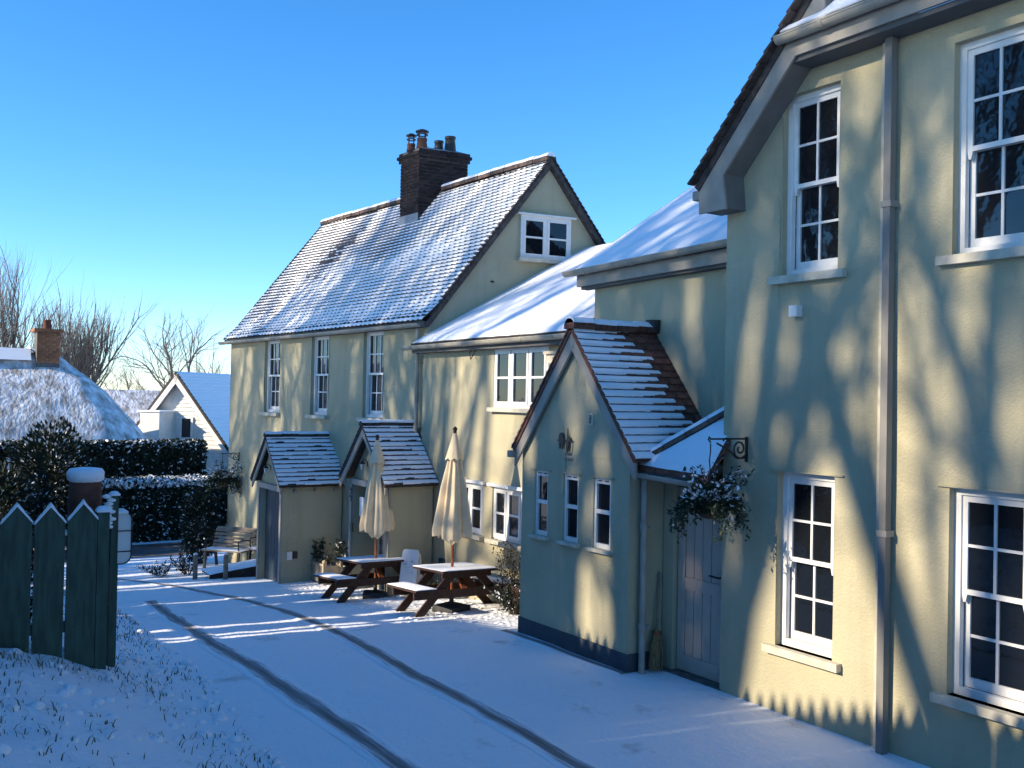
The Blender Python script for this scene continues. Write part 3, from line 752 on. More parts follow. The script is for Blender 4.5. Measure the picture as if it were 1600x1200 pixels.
# ------------------------------------------------------------------ middle (taller) wing
YM = -7.65
mid = thing('middle_wing', (8.3, -9.5, -2.7), 'cream rendered middle wing with fascia, gutter and streaked snowy roof above the tiled porch', 'house')
mb = MB()
wall_panel(mb, (6.6, YM, -3.2), X_, 3.27, -3.2, 1.60, [], 0.1, 0.02, -N_, seed=8.8)
mb.quad((9.87, YM, -3.2), (9.87, -12.5, -3.2), (9.87, -12.5, 1.6), (9.87, YM, 1.6))
mb.poly([(9.87, YM, 1.6), (9.87, -12.5, 1.6), (9.87, -10.9, 3.6)])
mb.quad((9.87, -12.5, -3.2), (6.6, -12.5, -3.2), (6.6, -12.5, 1.6), (9.87, -12.5, 1.6))
mb.build('wall', M['render2'], mid)
ua = Vector((6.3, -7.44, 1.72)); ub = Vector((10.12, -7.44, 1.66)); uu = Vector((0, -3.5, 3.5*0.665))
mb = MB(); mb.prism([ua, ub, ub+uu, ua+uu], Vector((0, -0.03, -0.06))); mroof = mb.build('roof', M['tile'], mid)
mb = MB(); b2 = ua+uu; mb.prism([b2, ub+uu, ub+uu+Vector((0, -2.6, -1.73)), b2+Vector((0, -2.6, -1.73))], (0, 0, -0.06)); mb.build('back_slope', M['tile'], mid)
snow_roof(mroof, ua + Vector((0, -0.02, 0.01)), ub + Vector((-0.03, -0.02, 0.01)), uu, 0.028, 0.013, nu=40, nv=26, seedv=7)
mb = MB(); mb.bar((6.7, -7.52, 1.585), (10.06, -7.52, 1.535), 0.045, 0.15); mb.build('fascia', M['trim'], mid)
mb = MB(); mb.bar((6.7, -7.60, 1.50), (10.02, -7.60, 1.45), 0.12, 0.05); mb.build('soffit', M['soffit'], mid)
gutter(mid, (6.75, -7.42, 1.72), (10.2, -7.42, 1.65), 0.062, 4)
# ridge stop seen behind the porch ridge
mb = MB(); mb.tube([(8.68, -7.60, 0.82), (8.68, -7.60, 0.96)], [0.085, 0.095], 12); mb.build('pipe_hood', M['dark_metal'], mid)

# ------------------------------------------------------------------ right wing
YR = -6.90
rw = thing('right_wing', (4.5, -9.5, -2.3), 'tall cream rendered wing nearest the camera with four sash windows and a grey bargeboard', 'house')
wx = [(5.50, 6.13), (3.80, 4.43), (1.8, 2.43)]
ops = []
for a, b in wx: ops += [(a+3, b+3, 1.17, 2.82), (a+3, b+3, -2.19, -0.61)]
mb = MB()
wall_panel(mb, (-3, YR, -3.2), X_, 9.15, -3.2, 3.02, ops, 0.16, 0.014, -N_, seed=15.2, step=0.35)
wall_panel(mb, (6.15, YR, -3.2), X_, 0.67, -3.2, 2.2, [], 0.16, 0.0, -N_, seed=15.2, step=0.35)
mb.poly([(6.15, YR, 2.2), (6.82, YR, 2.2), (6.15, YR, 2.91)])
mb.quad((6.82, YR, -3.2), (6.82, -12.5, -3.2), (6.82, -12.5, 2.2), (6.82, YR, 2.2))
mb.quad((6.82, -12.5, -3.2), (-3, -12.5, -3.2), (-3, -12.5, 2.2), (6.82, -12.5, 2.2))
mb.quad((-3, YR, -3.2), (-3, -12.5, -3.2), (-3, -12.5, 3.02), (-3, YR, 3.02))
mb.build('wall', M['render'], rw)
for a, b in wx:
    for z0, z1 in ((1.17, 2.82), (-2.19, -0.61)):
        sash_window(rw, (a, YR, z0), X_, N_, b-a, z0, z1, 2, 2, rec=0.07, sill_w=0.10, sill_d=0.07)
        if z0 < 0:
            s = MB(); s.box((a-0.10, YR-0.002, z1+0.002), (b+0.10, YR+0.018, z1+0.014)); s.build('drip', M['render'], rw)
# roof: a slope that drops to the left with a boxed bargeboard, and a level eave over the windows
e0 = Vector((6.97, 0, 2.10)); e1 = Vector((5.50, 0, 3.66)); dl = (e1-e0)
nl = Vector((-dl.z, 0, dl.x)).normalized(); nl = nl if nl.z > 0 else -nl
mb = MB(); mb.prism([Vector((e0.x, -6.60, e0.z)), Vector((e1.x, -6.60, e1.z)), Vector((e1.x, -12.5, e1.z)), Vector((e0.x, -12.5, e0.z))], nl*-0.07)
rroof = mb.build('roof', M['tile'], rw)
mb = MB()
n = 17
for i in range(n):
    p = Vector((e0.x, -6.575, e0.z)) + dl*(i/n); q = Vector((e0.x, -6.575, e0.z)) + dl*((i+1.3)/n)
    mb.bar(p + nl*0.035, q + nl*0.012, 0.09+0.01*random.random(), 0.022, upv=nl)
mb.build('verge', M['ridge'], rroof)
dn = dl.normalized()
A = Vector((e0.x, 0, e0.z)) + nl*-0.07
mb = MB()   # barge face with swept foot
f0 = A; f1 = A + dl; dwn = Vector((0, 0, -1))
pts = [f0 + Vector((0, -6.615, 0)), f1 + Vector((0, -6.615, 0)), f1 + Vector((0, -6.615, -0.30)), f0 + dn*0.30 + Vector((0, -6.615, -0.24)), f0 + dn*0.12 + Vector((0, -6.615, -0.34)), f0 + Vector((-0.30, -6.615, -0.25)), f0 + Vector((0.0, -6.615, -0.22))]
pts = [f0 + Vector((0, -6.615, 0)), f1 + Vector((0, -6.615, 0)), f1 + Vector((0, -6.615, -0.24)), f0 + dn*0.45 + Vector((0, -6.615, -0.23)), Vector((6.56, -6.615, 1.83)), Vector((6.92, -6.615, 1.83))]
mb.prism(pts, (0, -0.025, 0)); mb.build('bargeboard', M['trim'], rw)
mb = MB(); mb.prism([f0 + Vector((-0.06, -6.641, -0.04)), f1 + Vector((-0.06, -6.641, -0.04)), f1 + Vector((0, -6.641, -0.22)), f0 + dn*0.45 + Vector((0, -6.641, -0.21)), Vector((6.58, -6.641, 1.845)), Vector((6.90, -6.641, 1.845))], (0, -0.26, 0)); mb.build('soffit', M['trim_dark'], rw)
mb = MB(); mb.box((6.90, -6.85, 2.0), (7.10, -6.70, 2.09)); mb.build('gutter_end', M['trim'], rw)
# level eave
mb = MB(); mb.bar((6.0, -6.63, 3.13), (-3, -6.63, 3.13), 0.03, 0.17); mb.build('fascia', M['trim'], rw)
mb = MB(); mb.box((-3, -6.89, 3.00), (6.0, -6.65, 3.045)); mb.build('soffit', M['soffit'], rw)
gutter(rw, (5.9, -6.55, 3.22), (-3, -6.55, 3.22), 0.06, 9)
ua = Vector((-3, -6.52, 3.25)); ub = Vector((5.85, -6.52, 3.25)); uu = Vector((0, -3.2, 2.6))
mb = MB(); mb.prism([ua, ub, ub+uu, ua+uu], (0, -0.03, -0.07)); mb.prism([ua+uu, ub+uu, ub+uu+Vector((0, -3, -2.4)), ua+uu+Vector((0, -3, -2.4))], (0, 0, -0.07)); fr_ = mb.build('front_slope', M['tile'], rw)
snow_roof(fr_, ua, ub, uu, 0.05, 0.015, nu=20, nv=8)
# square downpipe between the windows
mb = MB(); mb.box((4.92, YR+0.03, -2.85), (4.985, YR+0.10, 3.25)); dp = mb.build('downpipe', M['pipe'], rw)
for z in (1.62, -1.05):
    c = MB(); c.box((4.905, YR+0.005, z), (5.0, YR+0.11, z+0.05)); c.build('clip', M['trim'], dp)
mb = MB(); mb.box((5.01, YR+0.0, -2.85), (5.06, YR+0.03, 3.0)); mb.build('conduit', M['sill'], rw)
mb = MB(); mb.box((5.88, YR, 0.79), (5.97, YR+0.075, 0.89)); mb.build('sensor_box', M['white'], rw)

# ------------------------------------------------------------------ porches
def gable_porch(name, x0, x1, yf, yb, zb, ze, apex_x, half, zr, yv, label, group):
    p = thing(name, ((x0+x1)/2, (yf+yb)/2, gz((x0+x1)/2, yf)), label, 'porch', group)
    return p

def porch_roof(p, ax, half, zr, ze, yv, yb, tm, kindf, keep, ridge_snow=lambda t: True, rr=0.085, barge=0.14, bt=0.03):
    for s in (-1, 1):
        e = Vector((ax+s*half, 0, ze)); a = Vector((ax, 0, zr)); u = a-e
        nr = Vector((s*(zr-ze), 0, half)).normalized()
        mb = MB(); mb.prism([e+Vector((0, yv, 0)), a+Vector((0, yv, 0)), a+Vector((0, yb, 0)), e+Vector((0, yb, 0))], nr*-0.035)
        slab = mb.build('roof_slope', tm, p)
        tile_slope(slab, e+Vector((0, yv+0.012, 0)), e+Vector((0, yb, 0)), u, tm, kindf if s < 0 else (lambda a_, b_: 2), keep=keep, vis=(s < 0))
        # bargeboard
        d = u.normalized(); q0 = e - nr*0.036; q1 = a - nr*0.036
        mb = MB(); dz = Vector((0, 0, -barge)); yo = -0.015 if s > 0 else -0.018
        mb.prism([q0+Vector((0, yv+yo, 0)), q1+Vector((0, yv+yo, 0)), q1+dz*1.35+Vector((0, yv+yo, 0)), q0+dz*1.2+d*0.10+Vector((0, yv+yo, 0)), q0+dz*1.2+Vector((0, yv+yo, 0))], (0, -bt-(0 if s > 0 else 0.004), 0))
        mb.build('bargeboard', M['trim'], p)
    ridge_line(p, (ax, yv+0.03, zr+0.0), (ax, yb, zr+0.0), rr, tm, True, 0.33, snowf=ridge_snow)

# near porch with three little windows
NP = thing('gabled_porch', (8.74, -7.0, -2.7), 'large cream gabled porch with three narrow windows, iron emblem and part snowy red tiled roof', 'porch', 'gabled porches along the inn')
mb = MB(); nx0, nx1, ny, nyb = 7.74, 9.74, -6.50, -7.64
nw = [(9.20, 9.47), (8.62, 8.90), (8.05, 8.35)]; nzt, nzb = -0.83, -1.58
wall_panel(mb, (nx0, ny, -3.3), X_, nx1-nx0, -2.60, -0.62, [(a-nx0, b-nx0, nzb, nzt) for a, b in nw], 0.10, 0.012, -N_, seed=21, step=0.3)
mb.poly([(nx0, ny, -0.62), (nx1, ny, -0.62), (nx1, ny, -0.55), (8.71, ny, 0.76), (nx0, ny, -0.55)])
mb.quad((nx1, ny, -3.3), (nx1, nyb, -3.3), (nx1, nyb, -0.5), (nx1, ny, -0.5))
wall_panel(mb, (nx0, ny, -2.60), (0, -1, 0), ny-nyb, -2.60, -0.5, [], 0.1, 0.006, X_, seed=23, step=0.3)
mb.build('wall', M['render'], NP)
mb = MB(); mb.box((nx0-0.012, nyb, -3.4), (nx1+0.012, ny+0.014, -2.601)); mb.build('plinth', M['plinth'], NP)
for a, b in nw:
    o = Vector((a, ny, nzb)); wd = b-a; h = nzt-nzb
    f = MB(); fr = 0.038; c = o - N_*0.045
    for xx in (fr/2, wd-fr/2): f.obox(c + X_*xx + Zv*h/2, X_*fr/2, N_*0.025, Zv*h/2)
    f.obox(c + X_*wd/2 + Zv*(h-0.03), X_*(wd/2-fr), N_*0.025, Zv*0.03); f.obox(c + X_*wd/2 + Zv*0.025, X_*(wd/2-fr), N_*0.025, Zv*0.025)
    f.obox(c + X_*wd/2 + Zv*h*0.52, X_*(wd/2-fr), N_*0.022, Zv*0.022)
    win = f.build('window', M['white'], NP)
    for za, zb in ((0.05, h*0.52-0.022), (h*0.52+0.022, h-0.06)): pane(win, c - N_*0.004 + X_*wd/2 + Zv*(za+zb)/2, X_*(wd/2-fr*0.8), Zv*(zb-za)/2+Zv*0.004, N_)
    for k in (-1, 1):
        v = MB(); v.obox(c + N_*0.027 + X_*(wd/2 + k*0.055) + Zv*(h-0.028), X_*0.035, N_*0.003, Zv*0.006); v.build('trickle_vent', M['dark_metal'], win)
    s = MB(); s.obox(o + N_*0.005 + X_*wd/2 - Zv*0.02, X_*(wd/2+0.05), N_*0.055, Zv*0.018); s.build('sill', M['sill'], win)
    d = MB(); d.box((a-0.06, ny-0.004, nzt+0.004), (b+0.06, ny+0.022, nzt+0.016)); d.build('drip', M['render'], NP)
kr = random.Random(5)
def nk(u, v):
    t = u*1.0 + v*0.28 + 0.12*noise.noise((u*5, v*7, 2)) + kr.gauss(0, 0.025)
    if t > 0.92: return 0
    if t > 0.78: return 1
    return 3 if t < 0.55 else 2
porch_roof(NP, 8.71, 1.14, 0.82, -0.60, -6.42, -7.64, M['tile_red'], nk, 300, ridge_snow=lambda t: t < 0.95, rr=0.095, barge=0.15)
# iron emblem and lettering
mb = MB(); ez = -0.45; yy = ny+0.03
mb.bar((8.985, yy, ez-0.005), (8.715, yy, ez), 0.010, 0.014)
def flat(mb, pts, y, th): mb.prism([Vector((x, y, z)) for x, z in pts], (0, -th, 0))
flat(mb, [(8.985, ez), (9.02, ez-0.004), (8.985, ez-0.012)], yy, 0.01)
arc = [(8.925+0.042*math.cos(t), ez+0.03+0.055*math.sin(t)) for t in [i*math.pi/8 for i in range(9)]]
flat(mb, arc + [(8.885, ez-0.02), (8.887, ez-0.10), (8.902, ez-0.10), (8.908, ez-0.05), (8.935, ez-0.05), (8.945, ez-0.10), (8.960, ez-0.10), (8.967, ez-0.02)], yy, 0.012)
flat(mb, [(8.80, ez+0.135), (8.79, ez+0.05), (8.765, ez+0.03), (8.775, ez-0.02), (8.785, ez-0.09), (8.80, ez-0.145), (8.815, ez-0.09), (8.82, ez-0.02), (8.81, ez+0.05)], yy, 0.012)
mb.tube([(8.77, yy, ez+0.04), (8.745, yy, ez), (8.742, yy, ez-0.06), (8.755, yy, ez-0.12)], 0.008, 6)
mb.tube([(8.855, ny+0.004, ez), (8.855, ny+0.004, -0.80)], 0.003, 5)
mb.build('emblem', M['iron'], NP)
mb = MB(); lr = random.Random(2)
for row, (xa, xb, z) in enumerate(((8.885, 8.745, -0.605), (8.91, 8.72, -0.665))):
    n = 8 if row == 0 else 11
    for i in range(n):
        if i == (2 if row == 0 else 1): continue
        x = xa + (xb-xa)*(i+0.5)/n; hw = abs(xb-xa)/n*0.30; hh = 0.016
        for k in range(3):
            if lr.random() < 0.8:
                zz = z + (k-1)*hh*0.85; mb.box((x-hw, ny+0.001, zz-0.0022), (x+hw, ny+0.004, zz+0.0022))
        for sx in (-1, 1):
            if lr.random() < 0.75: mb.box((x+sx*hw-0.0022, ny+0.001, z-hh), (x+sx*hw+0.0022, ny+0.0045, z+hh))
mb.build('lettering', M['lettering'], NP)
mb = MB(); mb.box((8.36, ny, -0.27), (8.445, ny+0.018, -0.14)); vent = mb.build('air_vent', M['sill'], NP)
for k in range(6):
    z = -0.245+k*0.016; b = MB(); b.box((8.385, ny+0.019, z), (8.425, ny+0.022, z+0.009)); b.build('slat', M['dark_metal'], vent)
mb = MB(); mb.box((9.80, -6.48, -0.70), (9.90, -6.38, -0.62)); mb.build('gutter_end', M['trim'], NP)

def lantern(p, at_, parent):
    b = MB(); x, y, z = at_
    b.box((x-0.02, y-0.03, z-0.02), (x+0.02, y, z+0.06)); b.tube([(x, y, z+0.05), (x, y+0.06, z+0.10), (x, y+0.09, z+0.07)], 0.008, 6)
    b.lathe((x, y+0.09, z), [(0, 0.07), (0.055, 0.03), (0.06, 0.02), (0.0, 0.02)], 8)
    o = b.build('lantern', M['iron'], parent)
    g_ = MB(); g_.lathe((x, y+0.09, z-0.075), [(0, 0), (0.025, 0.0), (0.042, 0.09), (0, 0.092)], 8, smooth=False); g_.build('glass', M['lamp_glass'], o)

def small_porch(x0, x1, yf, yb, ax, half, zr, ze, yv, label, door, seed):
    g0 = gz((x0+x1)/2, yf)
    p = thing('gabled_porch', ((x0+x1)/2, (yf+yb)/2, g0), label, 'porch', 'gabled porches along the inn')
    zb = g0-0.5; zt = ze+0.02
    mb = MB()
    wall_panel(mb, (x0, yf, zb), (0, -1, 0), yf-yb, zb, zt+0.05, [], 0.1, 0.006, X_, seed=seed, step=0.3)
    mb.build('wall', M['render'], p)
    mb = MB(); mb.box((x1-0.10, yb, zb), (x1, yf-0.001, zt)); mb.build('wall', M['render'], p)
    mb = MB(); mb.box((x0+0.012, yf-0.10, zb), (x0+0.10, yf-0.003, zt)); mb.build('pier', M['render'], p)
    for xa in (x0+0.002, x1-0.088):
        b = MB(); b.box((xa, yf+0.0, zb), (xa+0.086, yf+0.035, ze-0.06)); b.build('door_post', M['trim'], p)
    b = MB(); b.box((x0-0.01, yf-0.02, ze-0.10), (x1+0.01, yf+0.045, ze+0.0)); b.build('lintel', M['trim'], p)
    b = MB(); b.poly([(x0, yf-0.03, ze), (x1, yf-0.03, ze), (ax, yf-0.03, zr-0.06)]); b.build('gable_boarding', M['render2'], p)
    return p
kr2 = random.Random(9)
def pk(u, v):
    t = 0.5 + 0.5*noise.noise((u*3, v*14, 4)) + kr2.gauss(0, 0.03); return 1 if t < 0.36 else (2 if t < 0.62 else 3)
P1 = small_porch(17.48, 18.80, -6.32, -7.50, 18.16, 0.84, -0.80, -1.72, -6.20, 'far porch with snowy tiled roof and dark slate blue door', 'dark', 31)
porch_roof(P1, 18.16, 0.84, -0.80, -1.70, -6.20, -7.50, M['tile'], pk, 300, rr=0.07, barge=0.10)
zd = gz(18.1, -6.4)
b = MB(); b.box((17.59, -6.47, zd-0.2), (18.69, -6.43, -1.80)); d1 = b.build('door', M['door_dark'], P1)
for k in range(6):
    xx = 17.60+k*0.182; b = MB(); b.box((xx+0.004, -6.432, zd-0.1), (xx+0.176, -6.418, -1.82)); b.build('plank', M['door_dark'], d1)
lantern(P1, (18.28, -6.35, -1.44), P1)
b = MB(); b.box((17.45, -6.52, -3.08), (17.479, -6.42, -2.93)); e_ = b.build('socket_box', M['white'], P1)
b = MB(); b.box((17.44, -6.62, -3.06), (17.479, -6.535, -2.93)); b.build('socket_box', M['dark_metal'], P1)
for k in range(3):
    b = MB(); y = -6.55-k*0.40; b.box((17.42, y-0.025, -1.83), (17.48, y+0.025, -1.77)); b.build('rafter_foot', M['trim'], P1)
P2 = small_porch(14.12, 15.68, -6.90, -7.66, 14.90, 0.93, -0.47, -1.42, -6.72, 'porch with snowy tiled roof behind the closed parasols, its lantern and grey door in shade', 'grey', 37)
porch_roof(P2, 14.90, 0.93, -0.47, -1.42, -6.72, -7.68, M['tile'], pk, 300, rr=0.07, barge=0.11)
zd = gz(14.9, -7.2)
b = MB(); b.box((14.22, -7.34, zd-0.2), (15.60, -7.30, -1.50)); b.build('back_wall', M['render2'], P2)
b = MB(); b.box((14.45, -7.299, zd-0.1), (15.25, -7.255, -1.62)); d2 = b.build('door', M['plinth'], P2)
b = MB(); b.tube([(15.16, -7.25, -2.45), (15.16, -7.22, -2.45), (15.13, -7.20, -2.52)], 0.014, 6); b.build('handle', M['iron'], d2)
b = MB(); b.box((15.585, -6.87, -2.33), (15.50, -6.853, -2.18)); b.build('plaque', M['iron'], P2)
b = MB(); b.box((15.36, -6.93, -2.05), (15.20, -6.915, -1.72)); b.build('notice', M['board_white'], P2)
for s in (0, 1):
    b = MB(); b.tube([(15.50, -6.80, -1.62-0.12*s), (15.44, -6.78, -1.57-0.12*s), (15.38, -6.78, -1.62-0.12*s), (15.44, -6.78, -1.67-0.12*s)], 0.010, 6); b.build('iron_hook', M['iron'], P2)
lantern(P2, (15.10, -6.925, -1.16), P2)
# knee brace under the deep left verge
b = MB(); b.bar((15.70, -6.92, -1.62), (15.78, -6.74, -1.46), 0.05, 0.05); b.build('brace', M['trim'], P2)

# ------------------------------------------------------------------ canopy and taupe door beside the near porch
CN = thing('lean_to_entrance', (7.25, -7.1, -2.6), 'small snowy lean-to over a taupe panelled door between the near porch and the right wing', 'entrance')
A = Vector((7.70, -6.58, -0.66)); B = Vector((6.70, -6.58, -0.70)); T1 = Vector((6.83, -7.10, -0.13)); T0 = Vector((6.95, -7.12, -0.13)); B2 = Vector((6.72, -6.89, -0.36))
mb = MB(); mb.prism([A, B, B2, T1, T0], (0.0, -0.0, -0.05)); mb.prism([A, T0, Vector((6.95, -7.64, -0.13)), Vector((7.72, -7.64, -0.62))], (0, 0, -0.05)); crf = mb.build('roof', M['tile_red'], CN)
up_ = (T0-Vector((7.0, -6.58, -0.67)))
mb = MB(); nU = 14; nV = 8; grid = []
for i in range(nU+1):
    for j in range(nV+1):
        s, t = i/nU, j/nV
        p = (A*(1-s)+B*s)*(1-t) + (T0*(1-s)+(B2*0.35+T1*0.65)*s)*t
        e = min(1, min(j+0.4, nV-j+0.6, i+0.5, nU-i+0.5))
        grid.append(p + Vector((0, 0.3, 0.95))*(0.035*e + 0.008*noise.noise(p*6)) + Vector((0, 0.0, 0)))
mb.add(grid, [(i*(nV+1)+j, (i+1)*(nV+1)+j, (i+1)*(nV+1)+j+1, i*(nV+1)+j+1) for i in range(nU) for j in range(nV)], 0, True)
mb.build('snow', M['snow_fine'], crf)
ridge_line(crf, A + Vector((0.02, -0.08, 0.06)), T0 + Vector((-0.02, -0.02, 0.07)), 0.06, M['ridge'], True, 0.26, name='hip_tile')
mb = MB(); mb.bar(A + Vector((0.02, -0.02, -0.09)), B + Vector((0, -0.02, -0.09)), 0.03, 0.08); mb.build('fascia', M['soffit'], CN)
gutter(CN, A + Vector((0.06, 0.03, -0.07)), B + Vector((0.0, 0.03, -0.07)), 0.05, 3)
mb = MB(); half_tube(mb, B + Vector((0.02, 0.03, -0.07)), Vector((6.72, -6.89, -0.76)), 0.05, 8, 0, (math.pi*0.98, 2*math.pi*1.005)); mb.build('gutter_return', M['dark_metal'], CN)
mb = MB(); mb.box((7.66, -6.74, -0.70), (7.76, -6.60, -0.52)); mb.build('gutter_stop', M['dark_metal'], CN)
downpipe(CN, 7.66, -6.63, -2.82, -0.78, 0.034, 'gutter', 2)
YD = -7.00
mb = MB(); mb.box((6.6, YD-0.30, -2.9), (7.735, YD-0.10, -0.62)); mb.build('wall', M['render2'], CN)
mb = MB(); mb.box((7.57, YD-0.099, -2.9), (7.725, YD+0.04, -0.80)); mb.build('door_post', M['render2'], CN)
mb = MB(); mb.box((6.83, YD-0.099, -0.85), (7.569, YD+0.02, -0.76)); mb.build('lintel', M['soffit'], CN)
dz0 = -2.76
mb = MB(); mb.box((6.86, YD-0.075, dz0), (7.55, YD-0.035, -0.88)); dr = mb.build('door', M['door_taupe'], CN)
# frame members and planks of the door
for xa, xb, za, zb in ((7.45, 7.55, dz0, -0.88), (6.86, 6.955, dz0, -0.88)):
    b = MB(); b.box((xa, YD-0.034, za), (xb, YD-0.012, zb)); b.build('stile', M['door_taupe'], dr)
for za, zb in ((dz0, dz0+0.16), (-1.92, -1.80), (-0.99, -0.88)):
    b = MB(); b.box((6.957, YD-0.0335, za), (7.448, YD-0.013, zb)); b.build('rail', M['door_taupe'], dr)
for k in range(4):
    xa = 6.957+0.1228*k
    for za, zb in ((dz0+0.162, -1.922), (-1.798, -0.992)):
        b = MB(); b.box((xa+0.005, YD-0.0345, za), (xa+0.117, YD-0.024, zb)); b.build('plank', M['door_taupe'], dr)
b = MB(); b.box((6.895, YD-0.011, -1.93), (6.925, YD-0.002, -1.64)); b.tube([(6.91, YD, -1.72), (6.91, YD+0.05, -1.72), (7.03, YD+0.055, -1.715)], 0.011, 8); b.build('handle', M['iron'], dr)
b = MB(); b.box((6.80, YD-0.30, -3.0), (7.74, YD+0.10, -2.77)); b.build('step', M['mortar'], CN)

# broom leaning in the corner
gb = -2.78
br = thing('besom_broom', (7.68, -6.86, gb), 'straw besom broom leaning in the corner beside the taupe door', 'broom')
b = MB(); b.tube([(7.66, -6.83, gb+0.42), (7.71, -6.90, gb+1.0)], 0.013, 8); b.build('handle', M['wood_grey'], br)
b = MB(); rr = random.Random(4)
for k in range(70):
    a = rr.uniform(0, 6.28); q = rr.uniform(0.01, 0.085); t = Vector((7.66, -6.83, gb+0.46)); e = Vector((7.64+q*math.cos(a), -6.80+q*math.sin(a), gb+rr.uniform(0.0, 0.03)))
    m_ = (t+e)/2 + Vector((math.cos(a), math.sin(a), 0))*q*0.45; b.tube([t, m_, e], [0.006, 0.006, 0.003], 4, caps=False)
b.build('bristles', M['straw'], br)
b = MB(); b.tube([(7.66, -6.83, gb+0.36), (7.66, -6.83, gb+0.40)], 0.045, 10); b.tube([(7.66, -6.83, gb+0.30), (7.66, -6.83, gb+0.32)], 0.05, 10); b.build('binding', M['wood_pole'], br)

# ------------------------------------------------------------------ leaves
def leaf_cloud(mb, P, size, up_bias=0.3, snow=0.2, snow_top=None, aspect=0.5, seed=1):
    """P: array of points; adds one small folded leaf each. mat 0 = leaf, 1 = snow lying on it"""
    r = np.random.default_rng(seed); n = len(P)
    d = r.normal(size=(n, 3)); d /= np.linalg.norm(d, axis=1)[:, None]
    nrm = r.normal(size=(n, 3)); nrm[:, 2] = np.abs(nrm[:, 2]) + up_bias; nrm -= d*(nrm*d).sum(1)[:, None]; nrm /= np.linalg.norm(nrm, axis=1)[:, None]
    sd = np.cross(d, nrm); sz = size*r.uniform(0.6, 1.3, n)[:, None]
    a = P - d*sz; c = P + d*sz; b1 = P + sd*sz*aspect - nrm*sz*0.15; b2 = P - sd*sz*aspect - nrm*sz*0.15
    sn = r.random(n) < (snow if snow_top is None else snow_top(P))
    sn &= nrm[:, 2] > 0.25
    o = len(mb.v)
    mb.v += [tuple(v) for v in np.stack([a, b1, c, b2], 1).reshape(-1, 3)]
    mb.f += [(o+4*i, o+4*i+1, o+4*i+2, o+4*i+3) for i in range(n)]
    mb.mi += [1 if s else 0 for s in sn]; mb.sm += [False]*n

def hanging_basket(loc, label, scale=1.0, dens=1.0, hook=0.42, seed=1, plate=None):
    """wall bracket is its own thing; the basket hangs from its tip"""
    x, y, z = loc
    t = thing('hanging_basket', loc, label, 'basket', 'hanging baskets on the inn')
    b = MB(); b.lathe((x, y, z), [(0.02, -0.20*scale), (0.10*scale, -0.18*scale), (0.17*scale, -0.09*scale), (0.19*scale, 0.0), (0.17*scale, 0.0), (0, -0.02)], 14); b.build('bowl', M['soil'], t)
    for k in range(3):
        a = 2.1*k+0.4; b = MB(); b.tube([(x+0.18*scale*math.cos(a), y+0.18*scale*math.sin(a), z), (x, y, z+hook*0.55)], 0.004, 5); b.build('chain', M['iron'], t)
    b = MB(); b.tube([(x, y, z+hook*0.55), (x+0.01, y, z+hook*0.7), (x-0.012, y+0.01, z+hook*0.86), (x, y, z+hook)], 0.006, 6); b.build('hook', M['iron'], t)
    r = np.random.default_rng(seed); pts = []
    n = int(2200*dens)
    u = r.normal(size=(n, 3)); u /= np.linalg.norm(u, axis=1)[:, None]; rad = r.random(n)**0.4
    pts.append(np.array([x, y, z+0.02*scale]) + u*rad[:, None]*np.array([0.30, 0.36, 0.17])*scale)
    b = MB()
    for k in range(int(30*dens)):
        a = r.uniform(0, 6.28); L = r.uniform(0.10, 0.36)*scale; o = np.array([x+0.2*scale*math.cos(a), y+0.26*scale*math.sin(a), z-0.02])
        tt = np.linspace(0, 1, 9)[:, None]
        path = o + tt*np.array([math.cos(a)*0.12*scale, math.sin(a)*0.20*scale, 0]) + tt**2*np.array([0, 0, -L]) + np.cumsum(r.normal(size=(9, 3))*0.012, 0)
        b.tube(path.tolist(), 0.003, 4, caps=False); pts.append(np.repeat(path[2:], 6, 0) + r.normal(size=(42, 3))*0.03*scale)
    for k in range(int(22*dens)):
        a = r.uniform(0, 6.28); L = r.uniform(0.1, 0.34)*scale; o = np.array([x+0.1*math.cos(a), y+0.2*math.sin(a), z+0.1*scale]); tt = np.linspace(0, 1, 6)[:, None]
        path = o + tt*np.array([math.cos(a)*0.18*scale, math.sin(a)*0.30*scale-0.05, L]) + np.cumsum(r.normal(size=(6, 3))*0.012, 0)
        b.tube(path.tolist(), 0.003, 4, caps=False); pts.append(np.repeat(path[1:], 3, 0) + r.normal(size=(15, 3))*0.02*scale)
    b.build('stems', M['bark'], t)
    b = MB(); P = np.concatenate(pts)
    zt = z + 0.04*scale
    leaf_cloud(b, P, 0.029*scale, 0.3, snow_top=lambda q: np.where((q[:, 2] > zt), 0.45, 0.06), seed=seed)
    o = b.build('foliage', [M['leaf'], M['snow_fine']], t); o['kind'] = 'stuff'
    return t
